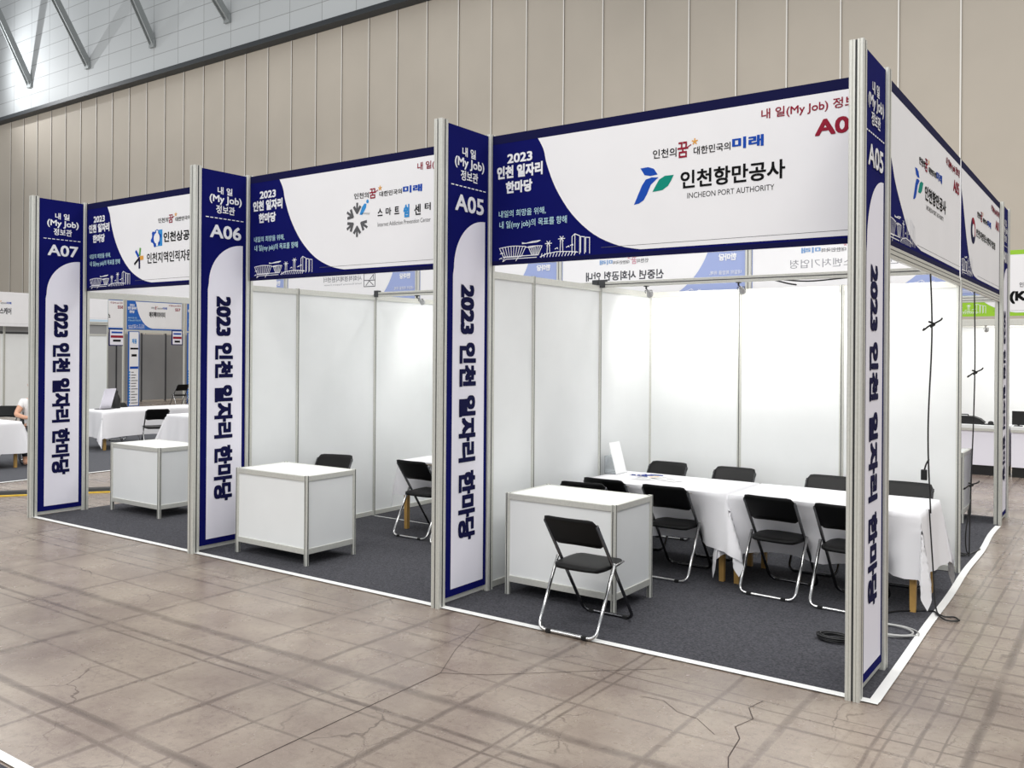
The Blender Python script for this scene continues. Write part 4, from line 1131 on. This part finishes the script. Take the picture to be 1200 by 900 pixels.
# ------------------------------------------------------------------ seated person left of the A07 tower
SKIN = mat('skin', (214, 164, 136), .55); SHIRT = mat('white_cotton', (232, 232, 232), .8); TROU = mat('dark_trousers', (42, 44, 52), .8); HAIR = mat('black_hair', (22, 19, 18), .5)
def skinned(name, verts, edges, radii, m, parent, root=0, sub=2):
    me = bpy.data.meshes.new(name); me.from_pydata(verts, edges, []); me.materials.append(m)
    o = bpy.data.objects.new(name, me); COL.objects.link(o); o.parent = parent
    md = o.modifiers.new('skin', 'SKIN'); md.use_smooth_shade = True
    sv = me.skin_vertices[0].data
    for i, r in enumerate(radii): sv[i].radius = (r, r) if not isinstance(r, tuple) else r
    sv[root].use_root = True
    ss = o.modifiers.new('sub', 'SUBSURF'); ss.levels = sub; ss.render_levels = sub
    return o
pt = thing('person', 'person in a white short sleeved shirt seated with a bent arm on the table', 'person', (-13.95, 2.54, .006), 1.12)
# local: faces -y towards the table, pelvis at z .47
V = [(0, .0, .50), (0, .0, .68), (0, -.03, .88), (0, -.05, 1.02), (0, -.06, 1.12), (0, -.08, 1.2),
     (.17, -.04, 1.02), (.25, -.14, .82), (.14, -.34, .78), (.06, -.42, .78), (-.17, -.04, 1.02), (-.27, -.14, .82), (-.14, -.34, .78), (-.06, -.42, .78),
     (.1, -.05, .49), (.13, -.42, .50), (.13, -.40, .08), (.13, -.52, .04), (-.1, -.05, .49), (-.13, -.42, .50), (-.13, -.40, .08), (-.13, -.52, .04),
     (0, -.09, 1.27), (0, -.09, 1.36)]
Ed = [(0, 1), (1, 2), (2, 3), (3, 4), (4, 5), (3, 6), (6, 7), (7, 8), (8, 9), (3, 10), (10, 11), (11, 12), (12, 13), (0, 14), (14, 15), (15, 16), (16, 17), (0, 18), (18, 19), (19, 20), (20, 21), (5, 22), (22, 23)]
Rd = [(.15, .12), (.14, .1), (.16, .11), (.12, .09), .055, .052, .062, .045, .034, .028, .062, .045, .034, .028, .09, .065, .045, .035, .09, .065, .045, .035, .085, .09]
body = skinned('body', V, Ed, Rd, SKIN, pt)
sh = skinned('shirt', V[:4] + [V[6], (.215, -.095, .91), V[10], (-.225, -.095, .91)], [(0, 1), (1, 2), (2, 3), (3, 4), (4, 5), (3, 6), (6, 7)], [(.165, .135), (.157, .115), (.175, .125), (.13, .1), .078, .068, .078, .068], SHIRT, pt)
tr = skinned('trousers', [V[0], V[14], V[15], (.13, -.40, .12), V[18], V[19], (-.13, -.40, .12)], [(0, 1), (1, 2), (2, 3), (0, 4), (4, 5), (5, 6)], [(.16, .135), .105, .08, .06, .105, .08, .06], TROU, pt)
mb = MB()
vs = []; fs = []; nu, nv = 16, 10
for j in range(nv + 1):
    for i in range(nu):
        a = 2 * PI * i / nu; b = PI * .62 * j / nv
        face = max(0, -math.sin(a)) if b > .9 else 0
        r = 1.0
        vs.append((.098 * math.sin(b) * math.cos(a) * r, -.075 + .112 * math.sin(b) * math.sin(a) * (1 - .35 * face) + .012, 1.33 + .115 * math.cos(b) + .05 * face))
for j in range(nv):
    for i in range(nu): k = (i + 1) % nu; fs.append((j * nu + i, j * nu + k, (j + 1) * nu + k, (j + 1) * nu + i))
mb.raw(vs, fs, HAIR, True); mb.build('hair', pt)
mb = MB(); mb.lathe([(.001, .03), (.012, .012), (.016, -.01), (.001, -.02)], SKIN, 10, Matrix.Translation((0, -.185, 1.29)))
for s in (-1, 1):
    mb.lathe([(.001, -.02), (.02, -.012), (.026, .01), (.018, .03), (.001, .034)], SKIN, 10, Matrix.Translation((s * .092, -.08, 1.3)) @ Matrix.Scale(.5, 4, (1, 0, 0)))
mb.build('nose_and_ears', pt)
mb = MB()
for s in (-1, 1): mb.lathe([(.001, -.008), (.011, -.004), (.012, .003), (.001, .008)], HAIR, 10, Matrix.Translation((s * .035, -.172, 1.325)))
mb.box((-.022, -.176, 1.245), (.022, -.168, 1.252), mat('lips', (170, 100, 92), .5)); mb.build('face', pt)
for s in (-1, 1):
    hv = [(s * .06, -.42, .78), (s * .035, -.47, .775)]; he = [(0, 1)]; hr = [.026, (.034, .016)]
    for k in range(4):
        bx, by = s * (.055 - k * .018), -.49
        n0 = len(hv); L_ = (.06, .07, .066, .05)[3 - k]
        hv += [(bx, by, .778), (bx - s * .004, by - L_ * .6, .78), (bx - s * .006, by - L_, .768)]; he += [(1, n0), (n0, n0 + 1), (n0 + 1, n0 + 2)]; hr += [.0105, .0095, .008]
    n0 = len(hv); hv += [(s * .005, -.455, .778), (s * -.012, -.48, .776)]; he += [(0, n0), (n0, n0 + 1)]; hr += [.012, .009]
    skinned('hand', hv, he, hr, SKIN, pt)
chair(-13.95, 2.54, 1.12 + PI, 'black folding chair carrying the seated person')
